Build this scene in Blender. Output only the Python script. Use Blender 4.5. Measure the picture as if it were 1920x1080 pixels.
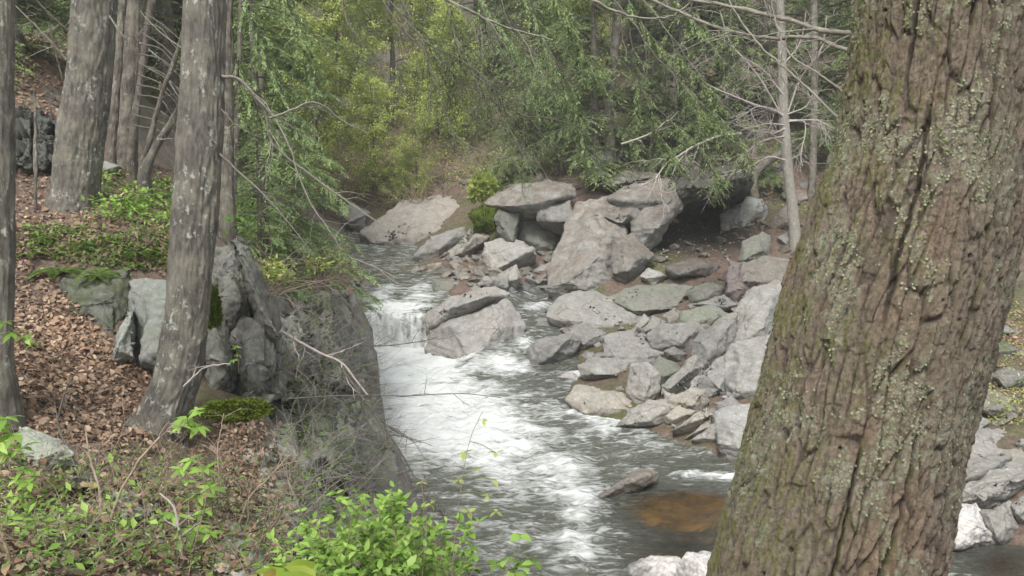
import bpy, bmesh, math, random
import numpy as np
from mathutils import Vector, Matrix
scene = bpy.context.scene
for o in list(bpy.data.objects): bpy.data.objects.remove(o)
COL = scene.collection
random.seed(7); RS = np.random.RandomState(7)
R = math.radians
# ------------------------------------------------------------------ camera
CAMZ = 6.0; PITCH = R(12.0); FPX = 1663.0
cam_d = bpy.data.cameras.new('camera'); cam = bpy.data.objects.new('camera', cam_d); COL.objects.link(cam)
cam.location = (0, 0, CAMZ); cam.rotation_euler = (math.pi/2 - PITCH, 0, 0)
cam_d.sensor_width = 36; cam_d.lens = 36*FPX/1920; cam_d.clip_start = 0.05; cam_d.clip_end = 1500
scene.camera = cam
# ------------------------------------------------------------------ sky, sun, exposure
world = bpy.data.worlds.new("World"); scene.world = world; world.use_nodes = True
nt = world.node_tree; bg = nt.nodes['Background']; sky = nt.nodes.new('ShaderNodeTexSky')
SUN_EL, SUN_ROT = R(58), R(200)
sky.sky_type = 'NISHITA'; sky.sun_disc = False; sky.sun_elevation = SUN_EL; sky.sun_rotation = SUN_ROT
sky.dust_density = 4.0; sky.air_density = 1.0; sky.ozone_density = 1.0
hs = nt.nodes.new('ShaderNodeHueSaturation'); hs.inputs['Saturation'].default_value = 0.25
nt.links.new(sky.outputs[0], hs.inputs['Color']); nt.links.new(hs.outputs[0], bg.inputs[0]); bg.inputs[1].default_value = 0.13
sd = bpy.data.lights.new('sun', 'SUN'); sd.energy = 1.5; sd.angle = R(14); sd.color = (1, .97, .92)
sun = bpy.data.objects.new('sun', sd); COL.objects.link(sun)
# direction towards the sun: x = sin(rot)cos(el), y = cos(rot)cos(el)
sv = Vector((math.sin(SUN_ROT)*math.cos(SUN_EL), math.cos(SUN_ROT)*math.cos(SUN_EL), math.sin(SUN_EL)))
sun.rotation_euler = sv.to_track_quat('Z', 'Y').to_euler(); sun.location = sv*60
scene.view_settings.view_transform = 'Standard'; scene.view_settings.look = 'None'
scene.view_settings.exposure = 1.2; scene.view_settings.gamma = 1
# ------------------------------------------------------------------ pixel <-> world
CP, SP = math.cos(PITCH), math.sin(PITCH)
FWD = np.array([0, CP, -SP]); UP = np.array([0, SP, CP]); RT = np.array([1., 0, 0]); C0 = np.array([0, 0, CAMZ])
def ray(px, py): return FWD + RT*((px-960)/FPX) + UP*((540-py)/FPX)
def P(px, py, D): return C0 + ray(px, py)*D                 # D = distance along the view axis
def PY(px, py, Y): r = ray(px, py); return C0 + r*(Y/r[1])
def PZ(px, py, z): r = ray(px, py); return C0 + r*((z-CAMZ)/r[2])
def proj(p):
    d = np.asarray(p)-C0; z = d@FWD
    return 960+FPX*(d@RT)/z, 540-FPX*(d@UP)/z, z
# ------------------------------------------------------------------ numpy noise
_perm = RS.permutation(256); _perm = np.concatenate([_perm, _perm, _perm])
_g = RS.normal(size=(256, 3)); _g /= np.linalg.norm(_g, axis=1)[:, None]
def noise(p):
    p = np.asarray(p, float); i = np.floor(p).astype(int); f = p-i; i &= 255
    u = f*f*f*(f*(f*6-15)+10); out = 0
    def gr(dx, dy, dz):
        h = _perm[_perm[_perm[(i[:, 0]+dx) & 255]+((i[:, 1]+dy) & 255)]+((i[:, 2]+dz) & 255)]
        return (_g[h]*(f-np.array([dx, dy, dz]))).sum(1)
    x00 = gr(0,0,0)*(1-u[:,0])+gr(1,0,0)*u[:,0]; x10 = gr(0,1,0)*(1-u[:,0])+gr(1,1,0)*u[:,0]
    x01 = gr(0,0,1)*(1-u[:,0])+gr(1,0,1)*u[:,0]; x11 = gr(0,1,1)*(1-u[:,0])+gr(1,1,1)*u[:,0]
    a = x00*(1-u[:,1])+x10*u[:,1]; b = x01*(1-u[:,1])+x11*u[:,1]
    return (a*(1-u[:,2])+b*u[:,2])*1.6
def fbm(p, o=4, lac=2.1, g=.5):
    p = np.asarray(p, float); s = 0; a = 1
    for k in range(o): s = s+a*noise(p+k*17.3); p = p*lac; a *= g
    return s
def ridged(p, o=3):
    p = np.asarray(p, float); s = 0; a = 1
    for k in range(o): s = s+a*(1-2*np.abs(noise(p+k*9.7))); p = p*2.1; a *= .5
    return s
def voro(p):                                                # 2-D: F1, F2, cell id hash
    p = np.asarray(p, float); i = np.floor(p).astype(int); f = p-i
    F1 = np.full(len(p), 9.); F2 = np.full(len(p), 9.); ID = np.zeros(len(p), int)
    for dx in (-1, 0, 1):
        for dy in (-1, 0, 1):
            h = _perm[_perm[(i[:, 0]+dx) & 255]+((i[:, 1]+dy) & 255)]
            cx = dx+(_perm[h+31]/255.)-f[:, 0]; cy = dy+(_perm[h+77]/255.)-f[:, 1]
            d = np.hypot(cx, cy); m = d < F1
            F2 = np.where(m, F1, np.minimum(F2, d)); ID = np.where(m, h, ID); F1 = np.where(m, d, F1)
    return F1, F2, ID/255.
def sstep(a, b, x): t = np.clip((x-a)/(b-a), 0, 1); return t*t*(3-2*t)
# ------------------------------------------------------------------ object helpers
class MB:
    def __init__(s): s.v = []; s.f = {3: [], 4: []}; s.n = 0
    def add(s, v, f3=None, f4=None):
        v = np.asarray(v, float).reshape(-1, 3)
        if f3 is not None and len(f3): s.f[3].append(np.asarray(f3, int).reshape(-1, 3)+s.n)
        if f4 is not None and len(f4): s.f[4].append(np.asarray(f4, int).reshape(-1, 4)+s.n)
        s.v.append(v); s.n += len(v)
    def build(s, name, mat, parent=None, smooth=False, origin=None, attrs=None):
        me = bpy.data.meshes.new(name); v = np.concatenate(s.v) if s.v else np.zeros((0, 3))
        if origin is not None: v = v-np.asarray(origin)
        f3 = np.concatenate(s.f[3]) if s.f[3] else np.zeros((0, 3), int)
        f4 = np.concatenate(s.f[4]) if s.f[4] else np.zeros((0, 4), int)
        me.vertices.add(len(v)); me.vertices.foreach_set('co', v.ravel())
        loops = np.concatenate([f3.ravel(), f4.ravel()]); me.loops.add(len(loops)); me.loops.foreach_set('vertex_index', loops)
        st = np.concatenate([np.arange(len(f3))*3, len(f3)*3+np.arange(len(f4))*4])
        me.polygons.add(len(st)); me.polygons.foreach_set('loop_start', st)
        if smooth: me.polygons.foreach_set('use_smooth', np.ones(len(st), bool))
        me.update(calc_edges=True)
        if attrs:
            for k, a in attrs.items():
                at = me.attributes.new(k, 'FLOAT', 'POINT'); at.data.foreach_set('value', np.asarray(a, float))
        me.materials.append(mat)
        o = bpy.data.objects.new(name, me); COL.objects.link(o)
        if origin is not None: o.location = origin
        if parent is not None:
            o.parent = parent
            if origin is not None: o.location = Vector(origin)-parent.location
        return o
def tag(o, label=None, cat=None, group=None, kind=None):
    if label: o['label'] = label
    if cat: o['category'] = cat
    if group: o['group'] = group
    if kind: o['kind'] = kind
    return o
def empty(name, loc, label, cat, group=None):
    o = bpy.data.objects.new(name, None); o.empty_display_size = .2; COL.objects.link(o); o.location = loc
    return tag(o, label, cat, group)
def copy_tree(o, loc, rz=0, sc=1, label=None, group=None, parent=None):
    c = o.copy(); COL.objects.link(c)
    if parent is None:
        c.location = loc; c.rotation_euler = (0, 0, rz); c.scale = (sc, sc, sc)
        if label: c['label'] = label
        if group: c['group'] = group
    else: c.parent = parent
    for ch in o.children: copy_tree(ch, None, parent=c)
    return c
def grid_faces(nr, nc, wrap=False):
    r = np.arange(nr-1)[:, None]; c = np.arange(nc if wrap else nc-1)[None, :]
    a = r*nc+c; b = r*nc+(c+1) % nc; return np.stack([a, b, b+nc, a+nc], -1).reshape(-1, 4)
def tube(mb, pts, rad, n=6, cap=True):
    pts = np.asarray(pts, float); m = len(pts); rad = np.broadcast_to(np.asarray(rad, float), (m,))
    t = np.gradient(pts, axis=0); t /= np.linalg.norm(t, axis=1)[:, None]+1e-9
    ref = np.array([.3, .2, 1.]) if abs(t[0][2]) < .8 else np.array([1., .3, .1])
    a = np.cross(t, ref); a /= np.linalg.norm(a, axis=1)[:, None]+1e-9; b = np.cross(t, a)
    th = np.arange(n)*2*math.pi/n
    v = pts[:, None]+rad[:, None, None]*(np.cos(th)[None, :, None]*a[:, None]+np.sin(th)[None, :, None]*b[:, None])
    mb.add(v.reshape(-1, 3), None, grid_faces(m, n, True))
def spline(pts, n):
    pts = np.asarray(pts, float); d = np.r_[0, np.cumsum(np.linalg.norm(np.diff(pts, axis=0), axis=1))]
    q = np.vstack([2*pts[0]-pts[1], pts, 2*pts[-1]-pts[-2]]); out = []
    for t in np.linspace(0, len(pts)-1-1e-6, n):
        i = int(t); f = t-i; p0, p1, p2, p3 = q[i], q[i+1], q[i+2], q[i+3]
        out.append(.5*(2*p1+(p2-p0)*f+(2*p0-5*p1+4*p2-p3)*f*f+(-p0+3*p1-3*p2+p3)*f**3))
    return np.array(out)
def leaves(mb, base, d, nrm, L, W, near=False):
    """many leaves: base (N,3), direction d, normal nrm, length L, width W"""
    base = np.asarray(base, float).reshape(-1, 3); N = len(base); L = np.broadcast_to(L, (N,))[:, None]; W = np.broadcast_to(W, (N,))[:, None]
    d = d/(np.linalg.norm(d, axis=1)[:, None]+1e-9); s = np.cross(d, nrm); s /= np.linalg.norm(s, axis=1)[:, None]+1e-9; n = np.cross(s, d)
    k = np.arange(N)[:, None]
    if not near:
        v = np.stack([base, base+d*L*.5-s*W*.5+n*W*.15, base+d*L, base+d*L*.5+s*W*.5+n*W*.15], 1)
        mb.add(v.reshape(-1, 3), np.concatenate([k*4+[0, 1, 2], k*4+[0, 2, 3]])); return
    dr = n*L*.10
    v = np.stack([base, base+d*L*.3+dr*.3, base+d*L*.68-dr*.2, base+d*L-dr*2,
                  base+d*L*.28-s*W*.46+n*W*.12, base+d*L*.62-s*W*.42+n*W*.1-dr*.6,
                  base+d*L*.28+s*W*.46+n*W*.12, base+d*L*.62+s*W*.42+n*W*.1-dr*.6], 1)
    k = k*8
    mb.add(v.reshape(-1, 3), np.concatenate([k+[0, 1, 4], k+[5, 2, 3], k+[0, 6, 1], k+[7, 3, 2]]), np.concatenate([k+[4, 1, 2, 5], k+[6, 7, 2, 1]]))
def rdir(n, rs=RS):
    v = rs.normal(size=(n, 3)); return v/np.linalg.norm(v, axis=1)[:, None]
# ------------------------------------------------------------------ materials
def mat(name):
    m = bpy.data.materials.new(name); m.use_nodes = True; t = m.node_tree; t.nodes.clear()
    out = t.nodes.new('ShaderNodeOutputMaterial'); b = t.nodes.new('ShaderNodeBsdfPrincipled'); t.links.new(b.outputs[0], out.inputs[0])
    return m, t, b, out
class NT:
    def __init__(s, t): s.t = t
    def n(s, ty, **kw):
        x = s.t.nodes.new(ty)
        for k, v in kw.items(): setattr(x, k, v)
        return x
    def l(s, a, b): s.t.links.new(a, b)
    def pos(s, scale=(1, 1, 1), obj=False):
        if obj: g = s.n('ShaderNodeTexCoord').outputs['Object']
        else: g = s.n('ShaderNodeNewGeometry').outputs['Position']
        m = s.n('ShaderNodeMapping'); m.inputs['Scale'].default_value = scale; s.l(g, m.inputs[0]); return m.outputs[0]
    def noise(s, vec, sc, det=5, rough=.6, dist=0):
        x = s.n('ShaderNodeTexNoise'); x.inputs['Scale'].default_value = sc; x.inputs['Detail'].default_value = det
        x.inputs['Roughness'].default_value = rough; x.inputs['Distortion'].default_value = dist; s.l(vec, x.inputs['Vector']); return x.outputs[0]
    def voro(s, vec, sc, feat='F1'):
        x = s.n('ShaderNodeTexVoronoi', feature=feat); x.inputs['Scale'].default_value = sc; s.l(vec, x.inputs['Vector']); return x.outputs[0]
    def ramp(s, v, stops):
        x = s.n('ShaderNodeValToRGB'); e = x.color_ramp.elements
        while len(e) < len(stops): e.new(.5)
        for k, (p, c) in enumerate(stops): e[k].position = p; e[k].color = (*c, 1) if len(c) == 3 else c
        s.l(v, x.inputs[0]); return x.outputs[0]
    def rng(s, v, a, b, c=0, d=1):
        x = s.n('ShaderNodeMapRange'); s.l(v, x.inputs[0])
        for k, q in enumerate((a, b, c, d)): x.inputs[k+1].default_value = q
        return x.outputs[0]
    def mix(s, f, a, b, mode='MIX'):
        x = s.n('ShaderNodeMix', data_type='RGBA', blend_type=mode)
        for sock, q in ((0, f), (6, a), (7, b)):
            if isinstance(q, (int, float)): x.inputs[sock].default_value = q
            elif isinstance(q, tuple): x.inputs[sock].default_value = (*q, 1)
            else: s.l(q, x.inputs[sock])
        return x.outputs[2]
    def math(s, op, a, b=None):
        x = s.n('ShaderNodeMath', operation=op)
        for k, q in enumerate((a, b)):
            if q is None: continue
            if isinstance(q, (int, float)): x.inputs[k].default_value = q
            else: s.l(q, x.inputs[k])
        return x.outputs[0]
    def bump(s, h, b, st=.5, d=.02):
        x = s.n('ShaderNodeBump'); x.inputs['Strength'].default_value = st; x.inputs['Distance'].default_value = d
        s.l(h, x.inputs['Height']); s.l(x.outputs[0], b.inputs['Normal'])
    def attr(s, name):
        x = s.n('ShaderNodeAttribute', attribute_name=name); return x.outputs['Fac']
    def nz(s):
        g = s.n('ShaderNodeNewGeometry'); x = s.n('ShaderNodeSeparateXYZ'); s.l(g.outputs['Normal'], x.inputs[0]); return x.outputs[2]
def rock_mat(name, brown=0., moss=0., white=False, green=0., scale=1.):
    m, t, b, o = mat(name); N = NT(t); p = N.pos()
    big = N.noise(p, .9*scale, 4, .55, .4); fine = N.noise(p, 22*scale, 6, .7); mid = N.noise(p, 4.5*scale, 6, .65, .3)
    if white: base = N.ramp(mid, [(.3, (.22, .19, .17)), (.5, (.45, .44, .44)), (.75, (.58, .58, .60))])
    else: base = N.ramp(mid, [(.22, (.13, .13, .12)), (.45, (.235, .235, .22)), (.62, (.30, .30, .285)), (.82, (.40, .40, .38))])
    base = N.mix(N.rng(big, .35, .65, 0, .55), base, (.31, .28, .245) if not white else (.8, .75, .68))
    base = N.mix(1.0, base, N.ramp(fine, [(.25, (.72,)*3), (.55, (1.0,)*3), (.8, (1.12,)*3)]), 'MULTIPLY')
    # thin veins / seams
    vv = N.n('ShaderNodeTexWave', wave_type='BANDS', bands_direction='DIAGONAL'); vv.inputs['Scale'].default_value = 2.2*scale
    vv.inputs['Distortion'].default_value = 9; vv.inputs['Detail'].default_value = 5; vv.inputs['Detail Scale'].default_value = 1.3; N.l(N.pos((1, 1, 2.2)), vv.inputs['Vector'])
    base = N.mix(N.rng(vv.outputs[1], 0, .12, .28, 0), base, (.13, .12, .11))
    if green: base = N.mix(N.rng(N.noise(p, 1.7, 5, .7), .4, .6, 0, green), base, (.20, .235, .17))
    # lichen blots
    base = N.mix(N.rng(N.voro(N.pos((1, 1, 1)), 9*scale), .10, .22, .4, 0), base, (.50, .51, .46))
    if name == 'cliff_rock': base = N.mix(N.rng(N.noise(N.pos((1, 1, .12)), 7, 6, .7, .3), .36, .56, .75, 0), base, (.075, .07, .06))
    nz = N.nz()
    if brown:
        f = N.math('MULTIPLY', N.rng(nz, .25, .75), N.rng(N.noise(p, 2.6, 6, .7), .36, .56, 0, brown))
        base = N.mix(f, base, N.ramp(N.noise(p, 40, 4, .8), [(.3, (.07, .052, .038)), (.7, (.20, .152, .115))]))
    if name == 'mossy_rock': base = N.mix(N.rng(N.voro(N.pos((1, 1, .3)), 3, 'DISTANCE_TO_EDGE'), 0, .06, .8, 0), base, (.03, .03, .025))
    if moss:
        f = N.math('MULTIPLY', N.rng(nz, -.1, .6), N.rng(N.noise(p, 2.2, 6, .75), .42, .58, 0, moss))
        base = N.mix(f, base, N.ramp(N.noise(p, 30, 4, .8), [(.3, (.035, .05, .012)), (.7, (.13, .16, .04))]))
    # cracks, and the wet band just above the lower river
    vd = N.n('ShaderNodeTexVoronoi', feature='DISTANCE_TO_EDGE'); vd.inputs['Scale'].default_value = .75*scale; va = N.n('ShaderNodeVectorMath', operation='ADD'); N.l(N.pos((1, 1, 1.7)), va.inputs[0])
    vn = N.n('ShaderNodeTexNoise'); vn.inputs['Scale'].default_value = 3*scale; vn.inputs['Detail'].default_value = 4; N.l(p, vn.inputs['Vector']); vm = N.n('ShaderNodeVectorMath', operation='SCALE'); vm.inputs['Scale'].default_value = .35/scale; N.l(vn.outputs[1], vm.inputs[0]); N.l(vm.outputs[0], va.inputs[1]); N.l(va.outputs[0], vd.inputs['Vector'])
    ck = N.math('MULTIPLY', N.rng(vd.outputs[0], .002, .013, .55, 0), N.rng(big, .46, .56)); base = N.mix(ck, base, (.06, .055, .05))
    gp = N.n('ShaderNodeNewGeometry'); sz = N.n('ShaderNodeSeparateXYZ'); N.l(gp.outputs['Position'], sz.inputs[0]); wet = N.rng(N.math('ADD', sz.outputs[2], N.math('MULTIPLY', N.math('SUBTRACT', mid, .5), .3)), .04, .16, 1, 0)
    base = N.mix(N.math('MULTIPLY', wet, .7), base, (.07, .066, .055))
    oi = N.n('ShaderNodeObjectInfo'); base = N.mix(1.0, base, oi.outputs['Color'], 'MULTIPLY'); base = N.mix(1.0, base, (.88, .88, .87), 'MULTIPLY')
    N.l(base, b.inputs['Base Color']); N.l(N.rng(wet, 0, 1, .82, .32), b.inputs['Roughness'])
    h = N.math('ADD', N.math('MULTIPLY', mid, .8), N.math('MULTIPLY', fine, .35)); N.bump(h, b, .55, .05/scale)
    return m
M = {}
M['rock'] = rock_mat('grey_rock'); M['rock_brown'] = rock_mat('needle_covered_rock', brown=.8)
M['rock_moss'] = rock_mat('mossy_rock', moss=.9, green=.7, scale=2.2); M['rock_green'] = rock_mat('greenish_rock', green=.8, brown=.25)
M['rock_white'] = rock_mat('white_quartz', white=True, scale=2.0); m, t, b, o = mat('amber_rock'); N = NT(t); M['rock_amber'] = m; N.l(N.ramp(N.noise(N.pos(), 3, 5, .6), [(.3, (.10, .07, .02)), (.7, (.42, .30, .09))]), b.inputs['Base Color'])
M['rock_cliff'] = rock_mat('cliff_rock', moss=.3, green=.4, scale=2.)
M['rock_near'] = rock_mat('lichened_rock', moss=.25, green=.35, scale=3.)
def leaf_mat(name, cols, trans=.35, rough=.55, spec=.3):
    m, t, b, o = mat(name); N = NT(t)
    g = N.n('ShaderNodeNewGeometry'); k = len(cols)
    c = N.ramp(g.outputs['Random Per Island'], [(i/(k-1), q) for i, q in enumerate(cols)])
    c = N.mix(1.0, c, N.ramp(N.noise(N.pos(), .55, 3, .6), [(.3, (.7, .72, .68)), (.7, (1.3, 1.27, 1.15))]), 'MULTIPLY')
    N.l(c, b.inputs['Base Color']); b.inputs['Roughness'].default_value = rough; b.inputs['Specular IOR Level'].default_value = spec
    if trans:
        tr = N.n('ShaderNodeBsdfTranslucent'); N.l(c, tr.inputs[0]); mx = N.n('ShaderNodeMixShader'); mx.inputs[0].default_value = trans
        N.l(b.outputs[0], mx.inputs[1]); N.l(tr.outputs[0], mx.inputs[2]); N.l(mx.outputs[0], o.inputs[0])
    return m
M['hemlock'] = leaf_mat('hemlock_needles', [(.085, .12, .055), (.14, .19, .08), (.20, .265, .115), (.26, .33, .15)], .38)
M['hemlock_soft'] = leaf_mat('soft_hemlock_needles', [(.13, .19, .085), (.19, .27, .12), (.27, .36, .16), (.34, .42, .20)], .42)
M['hemlock_dark'] = leaf_mat('dark_hemlock_needles', [(.05, .07, .036), (.08, .105, .055), (.12, .15, .075)], .3)
M['spring'] = leaf_mat('spring_leaves', [(.25, .31, .09), (.36, .44, .13), (.46, .54, .18), (.52, .52, .22)], .5)
M['bright'] = leaf_mat('bright_young_leaves', [(.13, .23, .045), (.19, .32, .065), (.26, .42, .095), (.33, .47, .13)], .4, .5)
M['fern'] = leaf_mat('fern_green', [(.07, .13, .025), (.12, .21, .04), (.18, .27, .06)], .35)
M['litter'] = leaf_mat('dead_leaves', [(.05, .034, .025), (.16, .105, .078), (.25, .17, .13), (.38, .29, .23), (.10, .065, .05), (.29, .19, .13), (.20, .15, .115)], .1, .75, .2)
M['broad'] = leaf_mat('broad_tinged_leaves', [(.16, .24, .03), (.24, .34, .04), (.26, .16, .05), (.30, .40, .07)], .3, .35)
M['moss'] = leaf_mat('moss', [(.045, .065, .012), (.085, .115, .02), (.14, .18, .035)], .2, .9, .1)
def wood_mat(name, c1, c2, sc=30):
    m, t, b, o = mat(name); N = NT(t); n = N.noise(N.pos(), sc, 4, .7)
    N.l(N.ramp(n, [(.3, c1), (.7, c2)]), b.inputs['Base Color']); b.inputs['Roughness'].default_value = .8; N.bump(n, b, .4, .01); return m
M['twig_grey'] = wood_mat('grey_twig', (.13, .12, .095), (.26, .24, .20)); M['twig_pale'] = wood_mat('pale_twig', (.24, .21, .19), (.40, .36, .33))
M['twig_brown'] = wood_mat('brown_twig', (.12, .085, .06), (.24, .17, .12)); M['twig_dark'] = wood_mat('dark_twig', (.05, .045, .035), (.12, .11, .085))
M['twig_tan'] = wood_mat('tan_twig', (.20, .15, .11), (.36, .28, .21))
def bark_mat(name, c1, c2, lich=.5):
    m, t, b, o = mat(name); N = NT(t); p = N.pos((1, 1, .22)); q = N.pos()
    f = N.noise(p, 34, 6, .7, .4); g = N.noise(q, 5, 5, .65)
    c = N.ramp(f, [(.28, tuple(x*.45 for x in c1)), (.5, c1), (.75, c2)])
    c = N.mix(N.rng(g, .42, .62, 0, .5), c, (.235, .225, .17))
    lm = N.math('MULTIPLY', N.rng(N.noise(N.pos((1, 1, .7)), 17, 5, .7), .56, .62), N.rng(N.noise(q, 3, 3, .5), .40, .55, 0, lich))
    c = N.mix(lm, c, (.36, .37, .32)); N.l(c, b.inputs['Base Color']); b.inputs['Roughness'].default_value = .9
    N.bump(N.math('ADD', f, N.math('MULTIPLY', lm, .2)), b, .7, .03); return m
M['bark'] = bark_mat('grey_bark', (.088, .079, .067), (.155, .142, .122), .9); M['bark_dark'] = bark_mat('dark_bark', (.075, .062, .052), (.14, .12, .10), .5)
M['bark_pale'] = bark_mat('pale_bark', (.20, .185, .165), (.32, .30, .27), .7)
# ground
m, t, b, o = mat('forest_floor'); N = NT(t); p = N.pos(); M['ground'] = m
n1 = N.noise(p, .35, 5, .6, .3); n2 = N.noise(p, 9, 6, .75); n3 = N.noise(p, 45, 4, .8)
lit = N.ramp(n2, [(.3, (.07, .048, .035)), (.5, (.145, .102, .078)), (.7, (.24, .18, .14))]); mos = N.ramp(n2, [(.3, (.035, .05, .014)), (.7, (.12, .15, .04))])
roc = N.ramp(n2, [(.3, (.09, .085, .075)), (.55, (.20, .195, .18)), (.8, (.32, .31, .29))])
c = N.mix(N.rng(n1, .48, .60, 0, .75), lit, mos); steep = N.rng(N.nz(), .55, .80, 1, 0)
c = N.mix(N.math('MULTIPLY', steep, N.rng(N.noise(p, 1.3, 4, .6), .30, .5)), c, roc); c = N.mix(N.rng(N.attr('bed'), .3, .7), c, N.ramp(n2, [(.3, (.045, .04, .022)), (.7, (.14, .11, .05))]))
c = N.mix(N.rng(N.attr('wet'), .2, .5, 0, .95), c, (.022, .015, .011))  # 'wet' mask: brown hollow floor with its shade painted into the colour
c = N.mix(1., c, N.ramp(n3, [(.25, (.6,)*3), (.7, (1.2,)*3)]), 'MULTIPLY'); N.l(c, b.inputs['Base Color']); b.inputs['Roughness'].default_value = .95
N.bump(N.math('ADD', n2, N.math('MULTIPLY', n3, .3)), b, .8, .08)
# water
m, t, b, o = mat('river_water'); N = NT(t); M['water'] = m
p = N.pos(); pf = N.n('ShaderNodeMapping'); pf.inputs['Rotation'].default_value = (0, 0, R(14)); pf.inputs['Scale'].default_value = (.8, 2.3, 1.); N.l(p, pf.inputs[0]); pf = pf.outputs[0]
foam = N.attr('foam'); fn = N.noise(pf, 3.2, 6, .56, 1.8)
fm = N.rng(N.math('ADD', foam, N.math('MULTIPLY', N.math('SUBTRACT', fn, .5), 1.9)), .24, 1.0, 0, .95)
fine = N.noise(pf, 9, 5, .6, 1.)
dark = N.n('ShaderNodeBsdfPrincipled'); N.l(N.ramp(fine, [(.3, (.035, .04, .03)), (.7, (.12, .125, .10))]), dark.inputs['Base Color']); dark.inputs['Roughness'].default_value = .09; dark.inputs['IOR'].default_value = 1.33
tr = N.n('ShaderNodeBsdfTransparent'); tr.inputs[0].default_value = (.75, .62, .38, 1)
clr = N.n('ShaderNodeMixShader'); N.l(N.rng(N.attr('clear'), 0, 1, 0, .85), clr.inputs[0]); N.l(dark.outputs[0], clr.inputs[1]); N.l(tr.outputs[0], clr.inputs[2])
gl = N.n('ShaderNodeBsdfGlossy'); gl.inputs['Roughness'].default_value = .1; fr = N.n('ShaderNodeFresnel'); fr.inputs[0].default_value = 1.33
srf = N.n('ShaderNodeMixShader'); N.l(fr.outputs[0], srf.inputs[0]); N.l(clr.outputs[0], srf.inputs[1]); N.l(gl.outputs[0], srf.inputs[2])
b.inputs['Base Color'].default_value = (.58, .60, .59, 1); b.inputs['Roughness'].default_value = .6; b.inputs['Subsurface Weight'].default_value = 0
fin = N.n('ShaderNodeMixShader'); N.l(fm, fin.inputs[0]); N.l(srf.outputs[0], fin.inputs[1]); N.l(b.outputs[0], fin.inputs[2]); N.l(fin.outputs[0], o.inputs[0])
bp = N.n('ShaderNodeBump'); bp.inputs['Strength'].default_value = .7; bp.inputs['Distance'].default_value = .06; N.l(N.math('ADD', fine, fn), bp.inputs['Height'])
for q in (dark, gl, fr, b): N.l(bp.outputs[0], q.inputs['Normal'])
# ------------------------------------------------------------------ terrain
CPTS = []
def cy(px, py, Y): CPTS.append(PY(px, py, Y))
def cz(px, py, z): CPTS.append(PZ(px, py, z))
def cw(x, y, z): CPTS.append(np.array([x, y, z], float))
# near left bank
for a in [(0,1080,3.1),(250,1080,3.5),(0,900,4.4),(120,860,4.9),(50,800,5.4),(300,830,6.7),(200,760,6.9),(20,690,5.6),(150,650,7.3),(230,665,7.5),(330,700,7.6),
          (60,540,8.2),(-150,600,7.5),(-300,900,4.2),(160,490,9.0),(260,460,9.2),(60,440,9.2),(140,400,10),(330,380,11),(250,330,13),(60,310,14),(60,190,15),(60,100,17),(20,0,20),
          (-300,300,13),(-300,0,17),(400,300,14.5),(420,960,4.9),(520,1080,4.2),(440,860,6.3),(470,740,7.6),(480,640,9.2),(440,470,9.6)]: cy(*a)
# left gorge: ledge, top of the wall, steep wall
for a in [(520,500,11.5),(600,480,13.5),(655,515,15.5),(560,430,21),(600,400,27),(620,450,19)]: cy(*a)
cw(-4.6,15.5,2.3); cw(-4.4,16.8,2.2); cw(-4.6,18.5,2.2); cw(-4.8,20,2.1); cw(-4.9,22,1.9)
cw(-3.7,15.0,.9); cw(-3.5,17.0,.2); cw(-3.9,18.6,.2); cw(-4.1,20.0,.3); cw(-3.6,13.2,1.2)
for a in [(560,900,8.5),(620,820,11),(640,960,7.5),(600,740,12.5)]: cy(*a)
# shore of the lower river
for a in [(700,760,0),(735,870,0),(800,950,0),(850,1050,0),(880,1180,0),(1100,1260,0),(1400,1300,0),(1900,1330,0),(2300,1400,0),
          (1075,760,.05),(1170,795,.05),(1270,830,.05),(1360,870,.05),(1440,930,.0),(1600,985,.05),(1760,1010,.1),(1930,1020,.1),(2200,1060,.1),(985,690,.05),(800,690,.05)]: cz(*a)
for a in [(760,700),(860,720),(1000,760),(820,820),(950,900),(1100,880),(1250,900),(1330,980),(1100,1050),(1250,1100),(1500,1120),(1700,1150),(1900,1120),(2200,1200),(950,1080)]: cz(a[0], a[1], -.55)
# falls, upper run and far pool
for a in [(700,625,-.1),(790,640,-.1),(700,592,.6),(790,592,.6),(740,560,.7),(740,530,.85),(820,530,1.15),(690,450,.95),(760,480,.95),(700,425,1.2),(640,410,1.4),(640,490,1.3),(860,480,1.3),(800,505,1.1)]: cz(*a)
for a in [(1000,580,.2),(975,640,0),(1020,560,.3),(1040,590,.3),(890,640,.2)]: cz(*a)
# boulder bank on the right
for a in [(1110,720,.15),(1250,760,.2),(1400,800,.35),(1180,650,.45),(1250,650,.6),(1400,650,.85),(1120,600,.65),(1250,560,1.0),(1450,560,1.35),(1060,545,.8),(950,520,1.15),(1200,500,1.4),
          (1350,490,1.7),(1450,470,1.9),(1600,560,1.4),(1600,750,.6),(1800,860,.45),(1880,900,.4),(1880,780,.75),(1880,650,1.1),(1950,500,2.),(2300,700,1.2),(2300,950,.5)]: cz(*a)
cy(1250,470,25.2); cy(1300,445,26.6); cy(1320,425,28.5); cy(1340,395,31); cy(1430,400,27.5); cy(1260,430,27.5)
# hill side
for a in [(1050,380,30),(930,400,30),(850,350,33),(700,350,37),(600,330,38),(1150,330,31),(1300,330,30.5),(1430,330,30),(1550,350,29),(1880,400,27),(1000,250,37),(800,230,42),(600,220,46),
          (1300,200,36),(1600,200,36),(2000,250,34),(400,200,45),(300,200,40),(2400,300,30)]: cy(*a)
for x in (-60,-30,-10,10,30,60): cw(x, 62, 20+2*math.sin(x)); cw(x, 95, 42); cw(x*1.4, 130, 60)
for (x, y, z) in [(-14,28,9),(-22,20,11),(-30,40,18),(-16,12,7.5),(-12,6,5.2),(-20,3,7),(20,20,3),(30,35,10),(24,10,1.5),(26,4,3),(16,3,3.5),(40,20,8)]: cw(x, y, z)
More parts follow.
